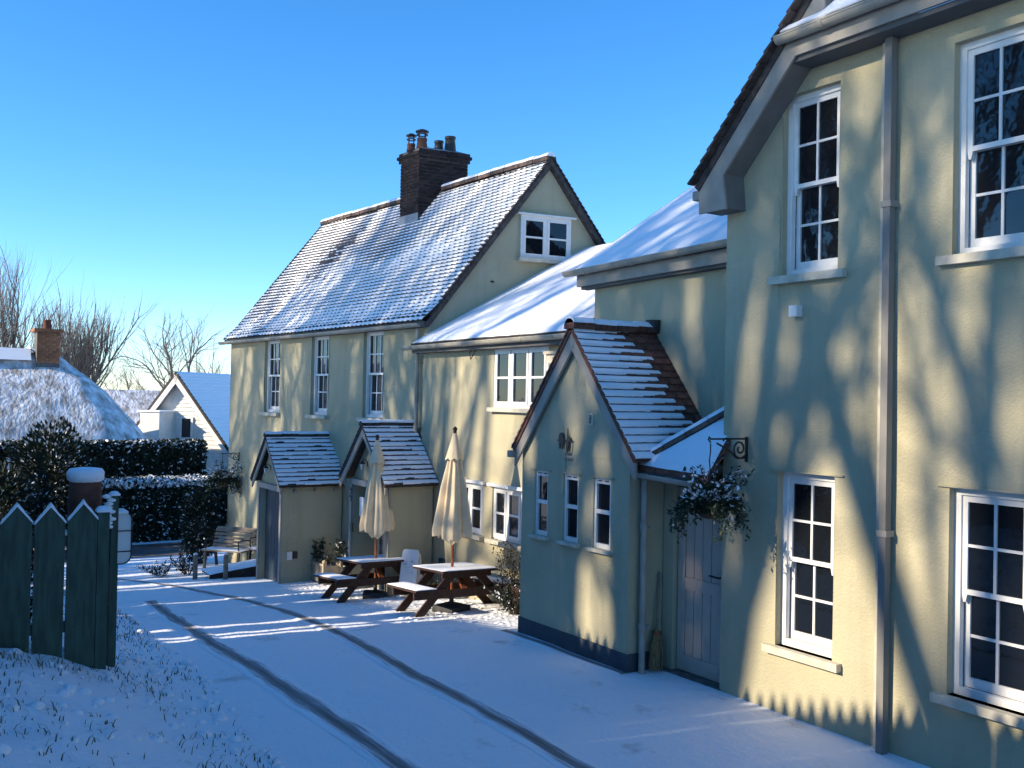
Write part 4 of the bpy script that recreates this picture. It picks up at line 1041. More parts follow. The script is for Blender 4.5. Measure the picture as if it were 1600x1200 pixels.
def scroll_bracket(plate, tip, label):
    """wrought-iron wall bracket: plate on the wall, arm out to the tip, scrolls beneath"""
    P, T = Vector(plate), Vector(tip); d = (T-P); d.z = 0; L = d.length; d.normalize()
    t = thing('scroll_bracket', plate, label, 'bracket', 'iron scroll brackets on the inn')
    s_ = L/0.48
    b = MB(); b.bar(P + Zv*0.05*s_ + d*0.012, P - Zv*0.19*s_ + d*0.012, 0.02, 0.022, upv=d); b.build('plate', M['iron'], t)
    b = MB(); b.bar(P + Zv*0.03*s_, T + Zv*0.03*s_, 0.014, 0.016); b.tube([T + Zv*0.03*s_, T + d*0.02 + Zv*0.05*s_, T + d*0.03 + Zv*0.03*s_, T + d*0.0 + Zv*0.0], 0.008, 6); b.build('arm', M['iron'], t)
    def spiral(c, r0, r1, a0, a1, n=28): return [c + d*(r0+(r1-r0)*i/n)*math.cos(a0+(a1-a0)*i/n)*s_ + Zv*(r0+(r1-r0)*i/n)*math.sin(a0+(a1-a0)*i/n)*s_ for i in range(n+1)]
    b = MB(); c = P + d*0.10*s_ - Zv*0.065*s_; b.tube(spiral(c, 0.095, 0.018, -2.4, 7.2), 0.009*s_, 6); b.build('scroll', M['iron'], t)
    b = MB(); c = P + d*0.27*s_ - Zv*0.005*s_; b.tube(spiral(c, 0.05, 0.012, 0.3, 6.0), 0.008*s_, 6); b.build('scroll', M['iron'], t)
    b = MB(); b.tube([P - Zv*0.15*s_ + d*0.02, P + d*0.14*s_ - Zv*0.155*s_, P + d*0.22*s_ - Zv*0.09*s_, P + d*0.30*s_ - Zv*0.05*s_, P + d*0.40*s_ - Zv*0.01*s_], 0.009*s_, 6); b.build('brace', M['iron'], t)
scroll_bracket((6.50, -6.888, -0.36), (6.50, -6.41, -0.36), 'black iron scroll bracket on the right wing above the hanging basket')
hanging_basket((6.50, -6.41, -0.90), 'large snow dusted hanging basket of trailing greenery in front of the taupe door', 0.82, 0.9, hook=0.53, seed=3)
pl = FR + ha*8.05 + hn*0.012
scroll_bracket((pl.x, pl.y, -1.42), (pl.x + hn.x*0.40, pl.y + hn.y*0.40, -1.42), 'black iron scroll bracket at the far corner of the old house')
hanging_basket((pl.x + hn.x*0.40, pl.y + hn.y*0.40, -1.98), 'dark hanging basket at the far corner of the old house', 1.0, 0.7, hook=0.55, seed=8)

# ------------------------------------------------------------------ picnic tables and parasols
def snow_slab(lo, hi, th, mb, amp=0.006, n=(10, 6)):
    """soft-edged snow on a flat top; lo/hi = xy corners, z base in lo[2]"""
    vs = []; nx, ny_ = n
    for i in range(nx+1):
        for j in range(ny_+1):
            x = lo[0]+(hi[0]-lo[0])*i/nx; y = lo[1]+(hi[1]-lo[1])*j/ny_
            e = 1.0 if (0 < i < nx and 0 < j < ny_) else 0.35
            vs.append((x, y, lo[2] + th*e + amp*noise.noise((x*9, y*9, lo[2]))*e))
    k = ny_+1; mb.add(vs, [(i*k+j, (i+1)*k+j, (i+1)*k+j+1, i*k+j+1) for i in range(nx) for j in range(ny_)], 0, True)
    rim = [i*k for i in range(nx+1)] + [nx*k+j for j in range(1, k)] + [i*k+ny_ for i in range(nx-1, -1, -1)] + [j for j in range(ny_-1, 0, -1)]
    m = len(rim); mb.add([vs[q] for q in rim] + [(vs[q][0], vs[q][1], lo[2]-0.003) for q in rim], [((i+1) % m, i, m+i, m+(i+1) % m) for i in range(m)], 0, True)

def picnic_table(label):
    t = thing('picnic_table', (0, 0, 0), label, 'table', 'timber picnic tables with benches')
    Lh, H, HB = 0.56, 0.60, 0.37
    for k in range(5):
        y = -0.30+0.15*k; b = MB(); b.box((-Lh, y-0.07, H-0.035), (Lh, y+0.07, H)); b.build('table_plank', M['wood_dark'], t, local=True)
    for s in (-1, 1):
        for k in (0, 1):
            y = s*(0.52+0.14*k); b = MB(); b.box((-Lh, y-0.065, HB-0.035), (Lh, y+0.065, HB)); b.build('bench_plank', M['wood_dark'], t, local=True)
    for x in (-0.36, 0.36):
        sx = 1 if x > 0 else -1
        for s in (-1, 1):
            b = MB(); b.bar((x, s*0.15, H-0.036), (x, s*0.64, -0.02), 0.045, 0.10, upv=(0, s, 0.6)); b.build('leg', M['wood_dark'], t, local=True)
        b = MB(); b.box((x-sx*0.024-0.02, -0.70, HB-0.145), (x-sx*0.024+0.02, 0.70, HB-0.036)) if False else b.box((x+sx*0.024, -0.70, HB-0.145), (x+sx*0.064, 0.70, HB-0.036)); b.build('cross_beam', M['wood_dark'], t, local=True)
        b = MB(); b.box((x+sx*0.024, -0.33, H-0.11), (x+sx*0.064, 0.33, H-0.036)); b.build('top_batten', M['wood_dark'], t, local=True)
        b = MB(); b.bar((x+sx*0.02, 0, HB-0.10), (x-sx*0.25, 0, H-0.06), 0.07, 0.04); b.build('brace', M['wood_pole'], t, local=True)
    b = MB(); snow_slab((-Lh-0.004, -0.372, H+0.001), (Lh+0.004, 0.372, 0), 0.016, b, n=(14, 10)); b.build('snow', M['snow_fine'], t, local=True)
    for s in (-1, 1):
        b = MB(); ya, yb = sorted((s*0.455, s*0.725)); snow_slab((-Lh-0.004, ya, HB+0.001), (Lh+0.004, yb, 0), 0.018, b, n=(14, 5)); b.build('snow', M['snow_fine'], t, local=True)
    return t
def set_on_slope(o, x, y, rz=0.0, dz=0.0):
    o.location = (x, y, gz(x, y)+dz); o.rotation_euler = (0, math.atan(0.094), rz)
pt = picnic_table('snow topped timber picnic table beside the near porch, nearer of the two')
set_on_slope(pt, 11.98, -6.90, R(-6)); pt.scale = (1, 1.12, 1)
pt2 = copy_tree(pt); pt2['label'] = 'snow topped timber picnic table in front of the porch, farther of the two'
set_on_slope(pt2, 14.33, -6.74, R(-3))

def parasol(label, seed):
    rs = random.Random(seed)
    t = thing('closed_parasol', (0, 0, 0), label, 'parasol', 'closed cream parasols')
    b = MB(); b.tube([(0, 0, 0.05), (0, 0, 2.52)], 0.021, 10); b.build('pole', M['wood_pole'], t, local=True)
    b = MB(); b.lathe((0, 0, 2.50), [(0.016, 0), (0.03, 0.015), (0.022, 0.03), (0.034, 0.05), (0.03, 0.07), (0.012, 0.09), (0, 0.095)], 10); b.build('finial', M['wood_dark'], t, local=True)
    b = MB(); b.obox((0, 0, 0.04), (0.19, 0, 0), (0, 0.19, 0), (0, 0, 0.045)); b.tube([(0, 0, 0.08), (0, 0, 0.26)], 0.032, 10); b.build('base', M['concrete'], t, local=True)
    nn, nr = 96, 26
    def fold(a, z):
        return 0.17*abs(math.sin(4*a+0.5+0.15*z)) + 0.06*math.sin(11*a+seed+z) + 0.05*math.sin(5*a+z*2.0+seed)
    b = MB(); vs = []
    for i in range(nr+1):
        v = i/nr
        for k in range(nn):
            a = 2*math.pi*k/nn
            rad = 0.035 + 0.225*v**0.85
            if v > 0.93: rad *= 1-1.2*(v-0.93)
            f = fold(a, v)
            r = rad*(0.76 + 1.8*f*min(1, v*1.6+0.2))
            r *= 1 + 0.03*noise.noise((math.cos(a)*3, math.sin(a)*3, v*6+seed))
            z = 2.44 - 1.37*v - (0.035*abs(math.sin(4*a+0.5)) + 0.03*math.sin(3*a+seed))*v**4
            vs.append((r*math.cos(a), r*math.sin(a), z))
    fs = [(i*nn+k, i*nn+(k+1) % nn, (i+1)*nn+(k+1) % nn, (i+1)*nn+k) for i in range(nr) for k in range(nn)]
    b.add(vs, fs, 0, True); b.build('canopy', M['canvas'], t, local=True)
    # underside bunch hanging inside the hem
    b = MB(); vs = []
    for i in range(7):
        v = i/6
        for k in range(48):
            a = 2*math.pi*k/48; r = (0.17-0.12*v)*(1+0.25*math.sin(6*a+v*4+seed)); vs.append((r*math.cos(a), r*math.sin(a), 1.12-0.17*v+0.02*math.sin(3*a+v*5)))
    b.add(vs, [(i*48+k, i*48+(k+1) % 48, (i+1)*48+(k+1) % 48, (i+1)*48+k) for i in range(6) for k in range(48)], 0, True); b.build('hem_bunch', M['canvas'], t, local=True)
    # vent cap
    b = MB(); vs = []
    for i in range(6):
        v = i/5
        for k in range(48):
            a = 2*math.pi*k/48; r = (0.028+0.098*v)*(1+(0.16*abs(math.sin(4*a+0.2))-0.05)*v); vs.append((r*math.cos(a), r*math.sin(a), 2.50-0.34*v-0.035*v*abs(math.sin(4*a+0.2))))
    b.add(vs, [(i*48+k, i*48+(k+1) % 48, (i+1)*48+(k+1) % 48, (i+1)*48+k) for i in range(5) for k in range(48)], 0, True); b.build('vent_cap', M['canvas'], t, local=True)
    return t
u2 = parasol('closed cream parasol in the picnic table beside the near porch', 1.0)
u2.location = (11.92, -6.80, gz(11.92, -6.80)); u2.rotation_euler = (R(-0.6), R(-0.6), 0.3)
u1 = parasol('closed cream parasol in the farther picnic table, standing before the grey door', 2.7)
u1.location = (14.20, -6.70, gz(14.20, -6.70)); u1.rotation_euler = (R(0.8), R(0.5), 1.1)

# white folding board leaning behind the farther table
fb = thing('pavement_sign', (13.76, -7.10, gz(13.76, -7.10)), 'white round cornered pavement sign standing behind the farther picnic table', 'sign')
fb.rotation_euler = (0, 0, R(35)); fb.scale = (0.80, 0.80, 0.84)
b = MB()
def rrect(w_, h_, r_, n=5):
    out = []
    for cx, cz, a0 in ((w_/2-r_, h_-r_, 0), (-w_/2+r_, h_-r_, 90), (-w_/2+r_, r_, 180), (w_/2-r_, r_, 270)):
        out += [(cx+r_*math.cos(R(a0+90*i/n)), cz+r_*math.sin(R(a0+90*i/n))) for i in range(n+1)]
    return out
tl = 0.22
b.prism([Vector((x, -z*tl+0.16, z+0.24)) for x, z in rrect(0.36, 0.66, 0.06)], (0, -0.03, 0)); pn = b.build('front_panel', M['board_white'], fb, local=True)
b = MB(); b.prism([Vector((x, z*tl-0.16-0.0, z+0.24)) for x, z in rrect(0.36, 0.60, 0.06)], (0, -0.03, 0)); b.build('back_panel', M['board_white'], fb, local=True)
for s in (-1, 1):
    b = MB(); b.bar((s*0.14, 0.16, 0.26), (s*0.15, 0.22, 0.0), 0.03, 0.025); b.build('leg', M['board_white'], fb, local=True)
    b = MB(); b.bar((s*0.14, -0.17, 0.26), (s*0.15, -0.22, 0.0), 0.03, 0.025); b.build('leg', M['board_white'], fb, local=True)
b = MB(); r_ = random.Random(6)
for k in range(9):
    x, z = r_.uniform(-0.11, 0.11), r_.uniform(0.2, 0.5); x2, z2 = x+r_.uniform(-0.09, 0.09), z+r_.uniform(-0.06, 0.06)
    b.bar((x, -z*tl+0.163, z+0.24), (x2, -z2*tl+0.163, z2+0.24), 0.008, 0.006, upv=(0, 1, 0))
b.build('chalk_marks', M['board_blue'], fb, local=True)

# ------------------------------------------------------------------ planter, plants, benches by the far porch
pl_o = Vector((17.05, -7.03, gz(17.05, -7.03)))
plt_ = thing('planter', pl_o, 'pale slatted timber trough planter between the two small porches', 'planter')
plt_.rotation_euler = (0, math.atan(0.094), R(-6))
for s in (-1, 1):
    for k in range(11):
        x = -0.42+0.084*k; b = MB(); b.box((x-0.036, s*0.155-0.011, 0.03), (x+0.036, s*0.155+0.011, 0.33)); b.build('slat', M['planter'], plt_, local=True)
    b = MB(); b.box((-0.50, s*0.155-0.03, 0.331), (0.50, s*0.155+0.03, 0.37)); b.build('rail', M['planter'], plt_, local=True)
    b = MB(); b.box((s*0.46-0.011, -0.14, 0.03), (s*0.46+0.011, 0.14, 0.33)); b.build('end_board', M['planter'], plt_, local=True)
    for q in (-1, 1):
        b = MB(); b.box((s*0.485-0.03, q*0.16-0.032, 0), (s*0.485+0.03, q*0.16+0.032, 0.38)); b.lathe((s*0.485, q*0.16, 0.38), [(0.03, 0), (0.045, 0.02), (0.04, 0.05), (0, 0.07)], 8); b.build('corner_post', M['planter'], plt_, local=True)
b = MB(); snow_slab((-0.44, -0.13, 0.30), (0.44, 0.13, 0), 0.012, b); b.build('snow', M['snow_fine'], plt_, local=True)

def plant(loc, h, sp, n, label, m='leaf', seed=1, snow=0.08, size=0.03, lpts=9, cat='plant'):
    t = thing('shrub', loc, label, cat); r = np.random.default_rng(seed); o = np.array(loc); b = MB(); pts = []
    for k in range(n):
        a = r.uniform(0, 6.28); L = h*r.uniform(0.6, 1.0); tt = np.linspace(0, 1, 8)[:, None]
        path = o + np.array([math.cos(a), math.sin(a), 0])*0.04 + tt*np.array([math.cos(a)*sp*r.uniform(0.2, 1), math.sin(a)*sp*r.uniform(0.2, 1), L]) + np.cumsum(r.normal(size=(8, 3))*0.02*h, 0)
        b.tube(path.tolist(), [0.008, 0.007, 0.006, 0.006, 0.005, 0.004, 0.003, 0.002], 4, caps=False)
        pts.append(np.repeat(path[2:], lpts, 0) + r.normal(size=(6*lpts, 3))*0.05*max(h, 0.5))
    b.build('stems', M['bark'], t)
    b = MB(); leaf_cloud(b, np.concatenate(pts), size, 0.3, snow, seed=seed); f = b.build('foliage', [M[m], M['snow_fine']], t); f['kind'] = 'stuff'
    return t
plant((17.38, -7.03, gz(17.38, -7.03)+0.36), 0.52, 0.10, 5, 'thin leafy plant at the far end of the trough planter', 'leaf', 2, 0.03, 0.035, 5)
plant((16.55, -7.22, gz(16.55, -7.22)+0.2), 0.62, 0.30, 16, 'dark straggly bush at the near end of the trough planter', 'leaf_hedge', 4, 0.08, 0.03, 8)
plant((17.05, -7.03, gz(17.05, -7.03)+0.33), 0.22, 0.22, 9, 'low withered flowers in the trough planter', 'leaf_brown', 5, 0.12, 0.02, 5)
plant((11.3, -7.45, gz(11.3, -7.45)), 0.95, 0.34, 16, 'straggly climbing shrub on the wall beside the near porch', 'leaf_brown', 6, 0.04, 0.024, 7)
plant((10.75, -7.4, gz(10.75, -7.4)), 1.05, 0.30, 12, 'thin leafy stems in the corner of the near porch', 'leaf_brown', 7, 0.04, 0.024, 7)
plant((11.0, -7.25, gz(11.0, -7.25)), 0.42, 0.42, 26, 'low grey bush behind the nearer picnic table', 'leaf_hedge', 8, 0.12, 0.02, 14)
plant((13.2, -7.45, gz(13.2, -7.45)), 0.30, 0.45, 16, 'low dry plants along the wall between the picnic tables', 'leaf_brown', 9, 0.12, 0.02, 8)
# timber planter box the bushes grow in, beside the near porch
wb = thing('planter_box', (10.65, -7.4, gz(10.65, -7.3)), 'dark timber planter box in the corner behind the nearer picnic table', 'planter')
for s in (0, 1):
    for k in range(3):
        b = MB(); z0_ = gz(10.65, -7.3) + 0.02 + 0.11*k; y = -7.26 - 0.38*s; b.box((10.0, y-0.02, z0_), (11.05, y+0.02, z0_+0.10)); b.build('board', M['wood_dark'], wb)
for xx in (10.02, 11.03):
    b = MB(); b.box((xx-0.02, -7.62, gz(xx, -7.3)), (xx+0.02, -7.281, gz(10.65, -7.3)+0.34)); b.build('end_board', M['wood_dark'], wb)
b = MB(); snow_slab((10.05, -7.62, gz(10.65, -7.3)+0.24), (11.0, -7.28, 0), 0.03, b, amp=0.02); b.build('snow', M['snow_fine'], wb)

def slat_bench(loc, rz, label, L=1.25):
    t = thing('slatted_bench', loc, label, 'bench', 'slatted benches by the far porch', rz)
    prof = [(0.0, 0.40), (0.09, 0.405), (0.18, 0.40), (0.27, 0.395), (0.36, 0.40), (0.42, 0.46), (0.45, 0.54), (0.475, 0.62), (0.50, 0.70), (0.53, 0.78), (0.575, 0.83)]
    for i, (y, z) in enumerate(prof):
        nx_ = prof[min(i+1, len(prof)-1)]; pv = prof[max(i-1, 0)]; d = Vector((0, nx_[0]-pv[0], nx_[1]-pv[1])).normalized(); nn = Vector((0, -d.z, d.y))
        b = MB(); b.obox((0, y, z), (L/2, 0, 0), d*0.030, nn*0.011); b.build('slat', M['wood_grey'], t, local=True)
    for s in (-1, 1):
        x = s*(L/2-0.08)
        b = MB(); b.bar((x, 0.02, 0.38), (x, -0.02, 0), 0.05, 0.05, upv=(0, 1, 0)); b.build('leg', M['iron'], t, local=True)
        b = MB(); b.bar((x, 0.38, 0.38), (x, 0.46, 0), 0.05, 0.05, upv=(0, 1, 0)); b.build('leg', M['iron'], t, local=True)
        b = MB(); b.tube([(x, y, z-0.025) for y, z in prof], 0.016, 6); b.build('frame', M['iron'], t, local=True)
        b = MB(); b.tube([(x, 0.02, 0.38), (x, 0.0, 0.60), (x, 0.12, 0.63), (x, 0.46, 0.60)], 0.016, 6); b.build('armrest', M['iron'], t, local=True)
    b = MB(); snow_slab((-L/2, 0.0, 0.416), (L/2, 0.36, 0), 0.014, b); b.build('snow', M['snow_fine'], t, local=True)
    return t
slat_bench((21.55, -6.42, gz(21.55, -6.42)), R(-140), 'curved slatted bench beside the far porch, standing out from the wall', 1.0)
slat_bench((20.35, -6.88, gz(20.35, -6.88)+0.02), R(184.5), 'slatted bench with its back to the old house wall, partly behind the far porch', 1.25)
# low snow-covered timber platform with two short posts
rp = thing('timber_platform', (19.7, -6.0, gz(19.7, -6.0)), 'low sloping snow topped timber platform between two short posts by the far porch', 'platform')
for k in range(5):
    o0 = Vector((20.15-0.13*k, -5.62, 0)); o1 = Vector((19.75-0.13*k, -6.65, 0)); z0_ = gz(20, -5.7)+0.10; b = MB()
    b.bar(o0+Zv*z0_, o1+Zv*(z0_+0.20), 0.12, 0.03); b.build('plank', M['wood_dark'], rp)
b = MB(); b.prism([Vector((20.15-0.13*4-0.08, -5.60, gz(20, -5.7)-0.15)), Vector((19.75-0.52-0.08, -6.67, gz(20, -5.7)-0.15)), Vector((19.75-0.52-0.08, -6.67, gz(20, -5.7)+0.29)), Vector((20.15-0.52-0.08, -5.60, gz(20, -5.7)+0.09))], (0.03, -0.01, 0)); b.build('side_board', M['wood_dark'], rp)
b = MB(); vs = []
A_, B_, C_, D_ = Vector((20.24, -5.60, gz(20, -5.7)+0.118)), Vector((19.55, -5.60, gz(20, -5.7)+0.118)), Vector((19.15, -6.67, gz(20, -5.7)+0.32)), Vector((19.84, -6.67, gz(20, -5.7)+0.32))
for i in range(11):
    for j in range(11):
        s, t = i/10, j/10; p = (A_*(1-s)+B_*s)*(1-t) + (D_*(1-s)+C_*s)*t; e = 1 if 0 < i < 10 and 0 < j < 10 else 0.2; vs.append(p + Zv*(0.03*e + 0.008*noise.noise(p*6)))
b.add(vs, [(i*11+j, (i+1)*11+j, (i+1)*11+j+1, i*11+j+1) for i in range(10) for j in range(10)], 0, True); b.build('snow', M['snow_fine'], rp)
for x, y, lb in ((19.80, -5.38, 'short weathered timber post left of the low platform'), (19.23, -5.82, 'short weathered timber post right of the low platform')):
    z0_ = gz(x, y); t = thing('timber_post', (x, y, z0_), lb, 'post', 'short posts by the low platform')
    b = MB(); b.tube([(x, y, z0_-0.1), (x+0.005, y, z0_+0.46), (x+0.005, y, z0_+0.50)], [0.05, 0.047, 0.036], 10, smooth=False); b.build('shaft', M['wood_grey'], t)
    b = MB(); b.lathe((x+0.005, y, z0_+0.50), [(0.045, -0.01), (0.042, 0.015), (0.02, 0.028), (0, 0.03)], 10); b.build('snow', M['snow_fine'], t)
plant((20.9, -5.5, gz(20.9, -5.5)), 0.50, 0.35, 14, 'straggly snowy plant beside the left short post', 'leaf_hedge', 12, 0.25, 0.03, 7)
plant((21.0, -5.0, gz(21.0, -5.0)), 0.22, 0.45, 14, 'low snowed-over plants at the kerb of the yard', 'leaf_hedge', 13, 0.45, 0.03, 7)
def bushy(loc, rx, ry, h, n, label, m='leaf_hedge', seed=1, snow=0.05, size=0.05, name='evergreen_shrub'):
    t = thing(name, loc, label, 'shrub'); r = np.random.default_rng(seed)
    b = MB(); b.tube([loc, (loc[0], loc[1], loc[2]+h*0.5)], [0.05, 0.02], 6); b.build('trunk', M['bark'], t)
    u = r.normal(size=(n, 3)); u /= np.linalg.norm(u, axis=1)[:, None]; rad = r.random(n)**0.33
    lump = 1+0.22*np.array([noise.noise(Vector(q)*2.3+Vector((seed, 0, 0))) for q in u])
    P = np.array([loc[0], loc[1], loc[2]+h*0.52]) + u*(rad*lump)[:, None]*np.array([rx, ry, h*0.52])
    b = MB(); leaf_cloud(b, P, size, 0.2, snow, seed=seed); f = b.build('crown', [M[m], M['snow_fine']], t); f['kind'] = 'stuff'
    return t
bushy((23.6, -6.5, gz(23.6, -6.5)), 0.55, 0.45, 1.75, 5200, 'dark evergreen shrub at the far corner of the old house beside the bench', seed=21, size=0.04)

# ------------------------------------------------------------------ hedges across the road
def hedge(lo, hi, n, label, seed, snow_face, snow_topf, size=0.06):
    t = thing('clipped_hedge', ((lo[0]+hi[0])/2, (lo[1]+hi[1])/2, lo[2]), label, 'hedge', 'clipped hedges beyond the road'); r = np.random.default_rng(seed)
    b = MB(); b.box((lo[0]+0.22, lo[1]+0.22, lo[2]), (hi[0]-0.22, hi[1]-0.22, hi[2]-0.22)); b.build('stems', M['leaf_hedge'], t)  # solid dark core filling the hedge behind its leaf layer
    lo, hi = np.array(lo), np.array(hi); P = lo + r.random((n, 3))*(hi-lo)
    ax = r.choice(4, n, p=[0.45, 0.14, 0.14, 0.27]); dep = np.abs(r.normal(0, 0.10, n))
    wob = np.array([noise.noise(Vector(p)*1.6) for p in P])*0.10
    P[ax == 0, 0] = lo[0] + (dep-wob)[ax == 0]; P[ax == 1, 1] = lo[1] + (dep-wob)[ax == 1]; P[ax == 2, 1] = hi[1] - (dep-wob)[ax == 2]; P[ax == 3, 2] = hi[2] - (dep*0.8-wob)[ax == 3]
    b = MB(); leaf_cloud(b, P, size, 0.3, snow_top=lambda q: np.where(q[:, 2] > hi[2]-0.22, snow_topf, snow_face), seed=seed)
    f = b.build('foliage', [M['leaf_hedge'], M['snow_fine']], t); f['kind'] = 'stuff'
hz0 = -4.75
hedge((31.2, -11.5, hz0), (32.4, -5.2, -2.72), 26000, 'low dark clipped hedge with a thick snowy top along the road', 31, 0.10, 0.85, 0.065)
hedge((33.0, -9.25, hz0), (34.2, -2.5, -1.62), 24000, 'taller dark clipped hedge behind the low hedge', 32, 0.08, 0.30, 0.07)
bushy((31.5, -4.3, hz0), 1.3, 1.3, 3.6, 9000, 'tall dark evergreen bush at the left end of the hedges', seed=33, snow=0.10, size=0.07)
bushy((29.5, -2.6, hz0), 1.5, 1.3, 2.6, 9000, 'rounded dark evergreen bush left of the hedges behind the green fence', seed=34, snow=0.10, size=0.07)

# ------------------------------------------------------------------ cottages beyond
wc = thing('boarded_cottage', (38.5, -9.7, -4.7), 'white weatherboarded cottage gable with blue shaded snowy roof beyond the hedge', 'house')
cn = Vector((-0.656, 0.755, 0)).normalized(); cw = Vector((-0.755, -0.656, 0)).normalized(); C0 = Vector((38.2, -9.66, 0)); hw = 2.35
ze, zr = -2.05, 0.80
b = MB(); b.poly([C0-cw*hw+Zv*-5, C0+cw*hw+Zv*-5, C0+cw*hw+Zv*ze, C0+Zv*(zr-0.1), C0-cw*hw+Zv*ze]); b.quad(C0+cw*hw+Zv*-5, C0+cw*hw-cn*9+Zv*-5, C0+cw*hw-cn*9+Zv*ze, C0+cw*hw+Zv*ze)
b.quad(C0-cw*hw+Zv*-5, C0-cw*hw-cn*9+Zv*-5, C0-cw*hw-cn*9+Zv*ze, C0-cw*hw+Zv*ze); b.build('wall', M['weatherboard'], wc)
nb = 34
for k in range(nb):
    z0_ = -4.9 + k*0.155; z1_ = z0_+0.16
    f_ = 1.0 if z0_ < ze else max(0, (zr-0.16-z1_)/(zr-ze)); xw = hw*f_*0.985
    if xw < 0.1: continue
    b = MB(); q = C0 + cn*0.02
    b.prism([q-cw*xw+Zv*z0_+cn*0.03, q+cw*xw+Zv*z0_+cn*0.03, q+cw*xw+Zv*z1_, q-cw*xw+Zv*z1_], cn*-0.015); b.build('weatherboard', M['weatherboard'], wc)
for s in (-1, 1):
    e = C0 + cw*s*(hw+0.35) + Zv*(ze-0.42); a_ = C0 + Zv*zr; u = a_-e; nr = u.cross(cn); nr = (nr if nr.z > 0 else -nr).normalized()
    b = MB(); b.prism([e+cn*0.35, a_+cn*0.35, a_-cn*9.2, e-cn*9.2], nr*-0.10); sl_ = b.build('roof_slope', M['tile'], wc)
    # snow in courses over slates
    nrw = 26
    b = MB()
    for k in range(nrw):
        p0 = e + u*(k/nrw); p1 = e + u*((k+0.97)/nrw)
        vs = []; nn_ = 26
        for i in range(nn_+1):
            q = cn*0.33*(1-i/nn_) - cn*9.2*(i/nn_); h_ = 0.035 + 0.01*noise.noise((i*1.3, k*1.7, s))
            vs += [p0+q+nr*0.004, p0+q+nr*h_+u.normalized()*0.012*noise.noise((i*2.1, k, 4)), p1+q+nr*0.012]
        b.add(vs, [f for i in range(nn_) for f in ((3*i, 3*i+3, 3*i+4, 3*i+1), (3*i+1, 3*i+4, 3*i+5, 3*i+2))], 0)
    b.build('snow', M['snow_fine'], sl_)
    b = MB(); d0 = nr*-0.10; b.prism([e+cn*0.35+d0, a_+cn*0.35+d0, a_+cn*0.35+d0-Zv*0.30, e+cn*0.35+d0-Zv*0.22], cn*-0.05); b.build('bargeboard', M['weatherboard'], wc)
bx0 = C0 - cw*0.62 + cn*0.5
b = MB(); b.obox(bx0 + Zv*(-2.3), cw*0.42, cn*0.5, Zv*1.55); b.build('bay', M['weatherboard'], wc)
b = MB(); b.obox(bx0 + Zv*(-0.72), cw*0.46, cn*0.55, Zv*0.03); b.build('bay_roof', M['snow_fine'], wc)
for z_ in (-1.35, -2.35):
    q = C0 + cw*0.34 + cn*0.07 + Zv*z_
    f = MB()
    for sx in (-1, 1): f.obox(q+cw*sx*0.25, cw*0.045, cn*0.03, Zv*0.42)
    for sz in (-1, 1): f.obox(q+Zv*sz*0.40, cw*0.205, cn*0.03, Zv*0.04)
    w_ = f.build('window', M['white'], wc); pane(w_, q-cn*0.01, cw*0.21, Zv*0.37, cn)

tc_ = thing('thatched_cottage', (36, -1, -4.7), 'snowy thatched cottage with brick chimney at the left beyond the road', 'house')
b = MB(); b.box((34.0, -6.9, -5), (39.5, 6, -1.7)); b.build('wall', M['cream_wall'], tc_)
b = MB(); nU, nV = 60, 30; vs = []
R0, R1 = Vector((36.6, -5.0, 1.25)), Vector((36.6, 7, 1.35))
def hip_pt(u, v):
    """thatch skin: u round the eave from front-left via the hip corner to the back, v from eave to ridge"""
    path = [Vector((33.4, 7, -1.95)), Vector((33.4, -6.6, -1.95)), Vector((34.0, -7.5, -1.95)), Vector((35.2, -8.1, -1.95)), Vector((38.0, -8.1, -1.95)), Vector((39.6, -7.2, -1.95)), Vector((40, 7, -1.95))]
    seg = [0, 0.42, 0.47, 0.52, 0.64, 0.70, 1.0]
    for i in range(6):
        if u <= seg[i+1]+1e-9:
            t = (u-seg[i])/(seg[i+1]-seg[i]); e = path[i].lerp(path[i+1], t); break
    ry = max(-5.0, min(7, e.y)); r_ = Vector((36.6, ry, 1.25 + 0.1*(ry+5)/12))
    p = e.lerp(r_, v); bulge = math.sin(math.pi*v)*0.22
    out = (e-r_); out.z = 0; out.normalize()
    p += (out*0.6+Zv*0.8)*bulge
    p += (out*0.6+Zv*0.8)*0.07*noise.noise(p*1.1); return p
for i in range(nU+1):
    for j in range(nV+1): vs.append(hip_pt(i/nU, j/nV))
b.add(vs, [(i*(nV+1)+j, (i+1)*(nV+1)+j, (i+1)*(nV+1)+j+1, i*(nV+1)+j+1) for i in range(nU) for j in range(nV)], 0, True)
th_ = b.build('roof', M['thatch'], tc_)
b = MB(); b.tube([hip_pt(i/40, 0.0)-Zv*0.12 for i in range(41)], 0.17, 8); b.build('eave', M['thatch'], th_)
b = MB()
for (x0, x1) in ((36.2, 37.0),):
    pr = [(x0-0.25, 0.98), (x0+0.1, 1.38), (x1-0.1, 1.40), (x1+0.25, 1.0)]
    b.prism([Vector((x, -4.2, z)) for x, z in pr], (0, 11, 0))
b.prism([Vector((36.0, -5.35, 0.65)), Vector((37.2, -5.35, 0.65)), Vector((36.9, -4.2, 1.38)), Vector((36.3, -4.2, 1.38))], (0, 0.02, 0.10)); b.build('ridge_cap', M['snow_fine'], tc_)
b = MB(); b.box((35.9, -5.05, 0.3), (36.7, -4.35, 1.95)); ch2 = b.build('chimney', M['mortar'], tc_)
bricks_face(Vector((35.9, -5.05, 0)), Vector((0, 1, 0)), Vector((-1, 0, 0)), 0.70, 0.9, 1.95, 0.0, M['brick_or'], ch2, cs=0.085, bl=0.23)
b = MB(); b.box((35.8, -5.15, 1.951), (36.8, -4.25, 2.05)); b.build('chimney_cap', M['brick_or'], ch2)
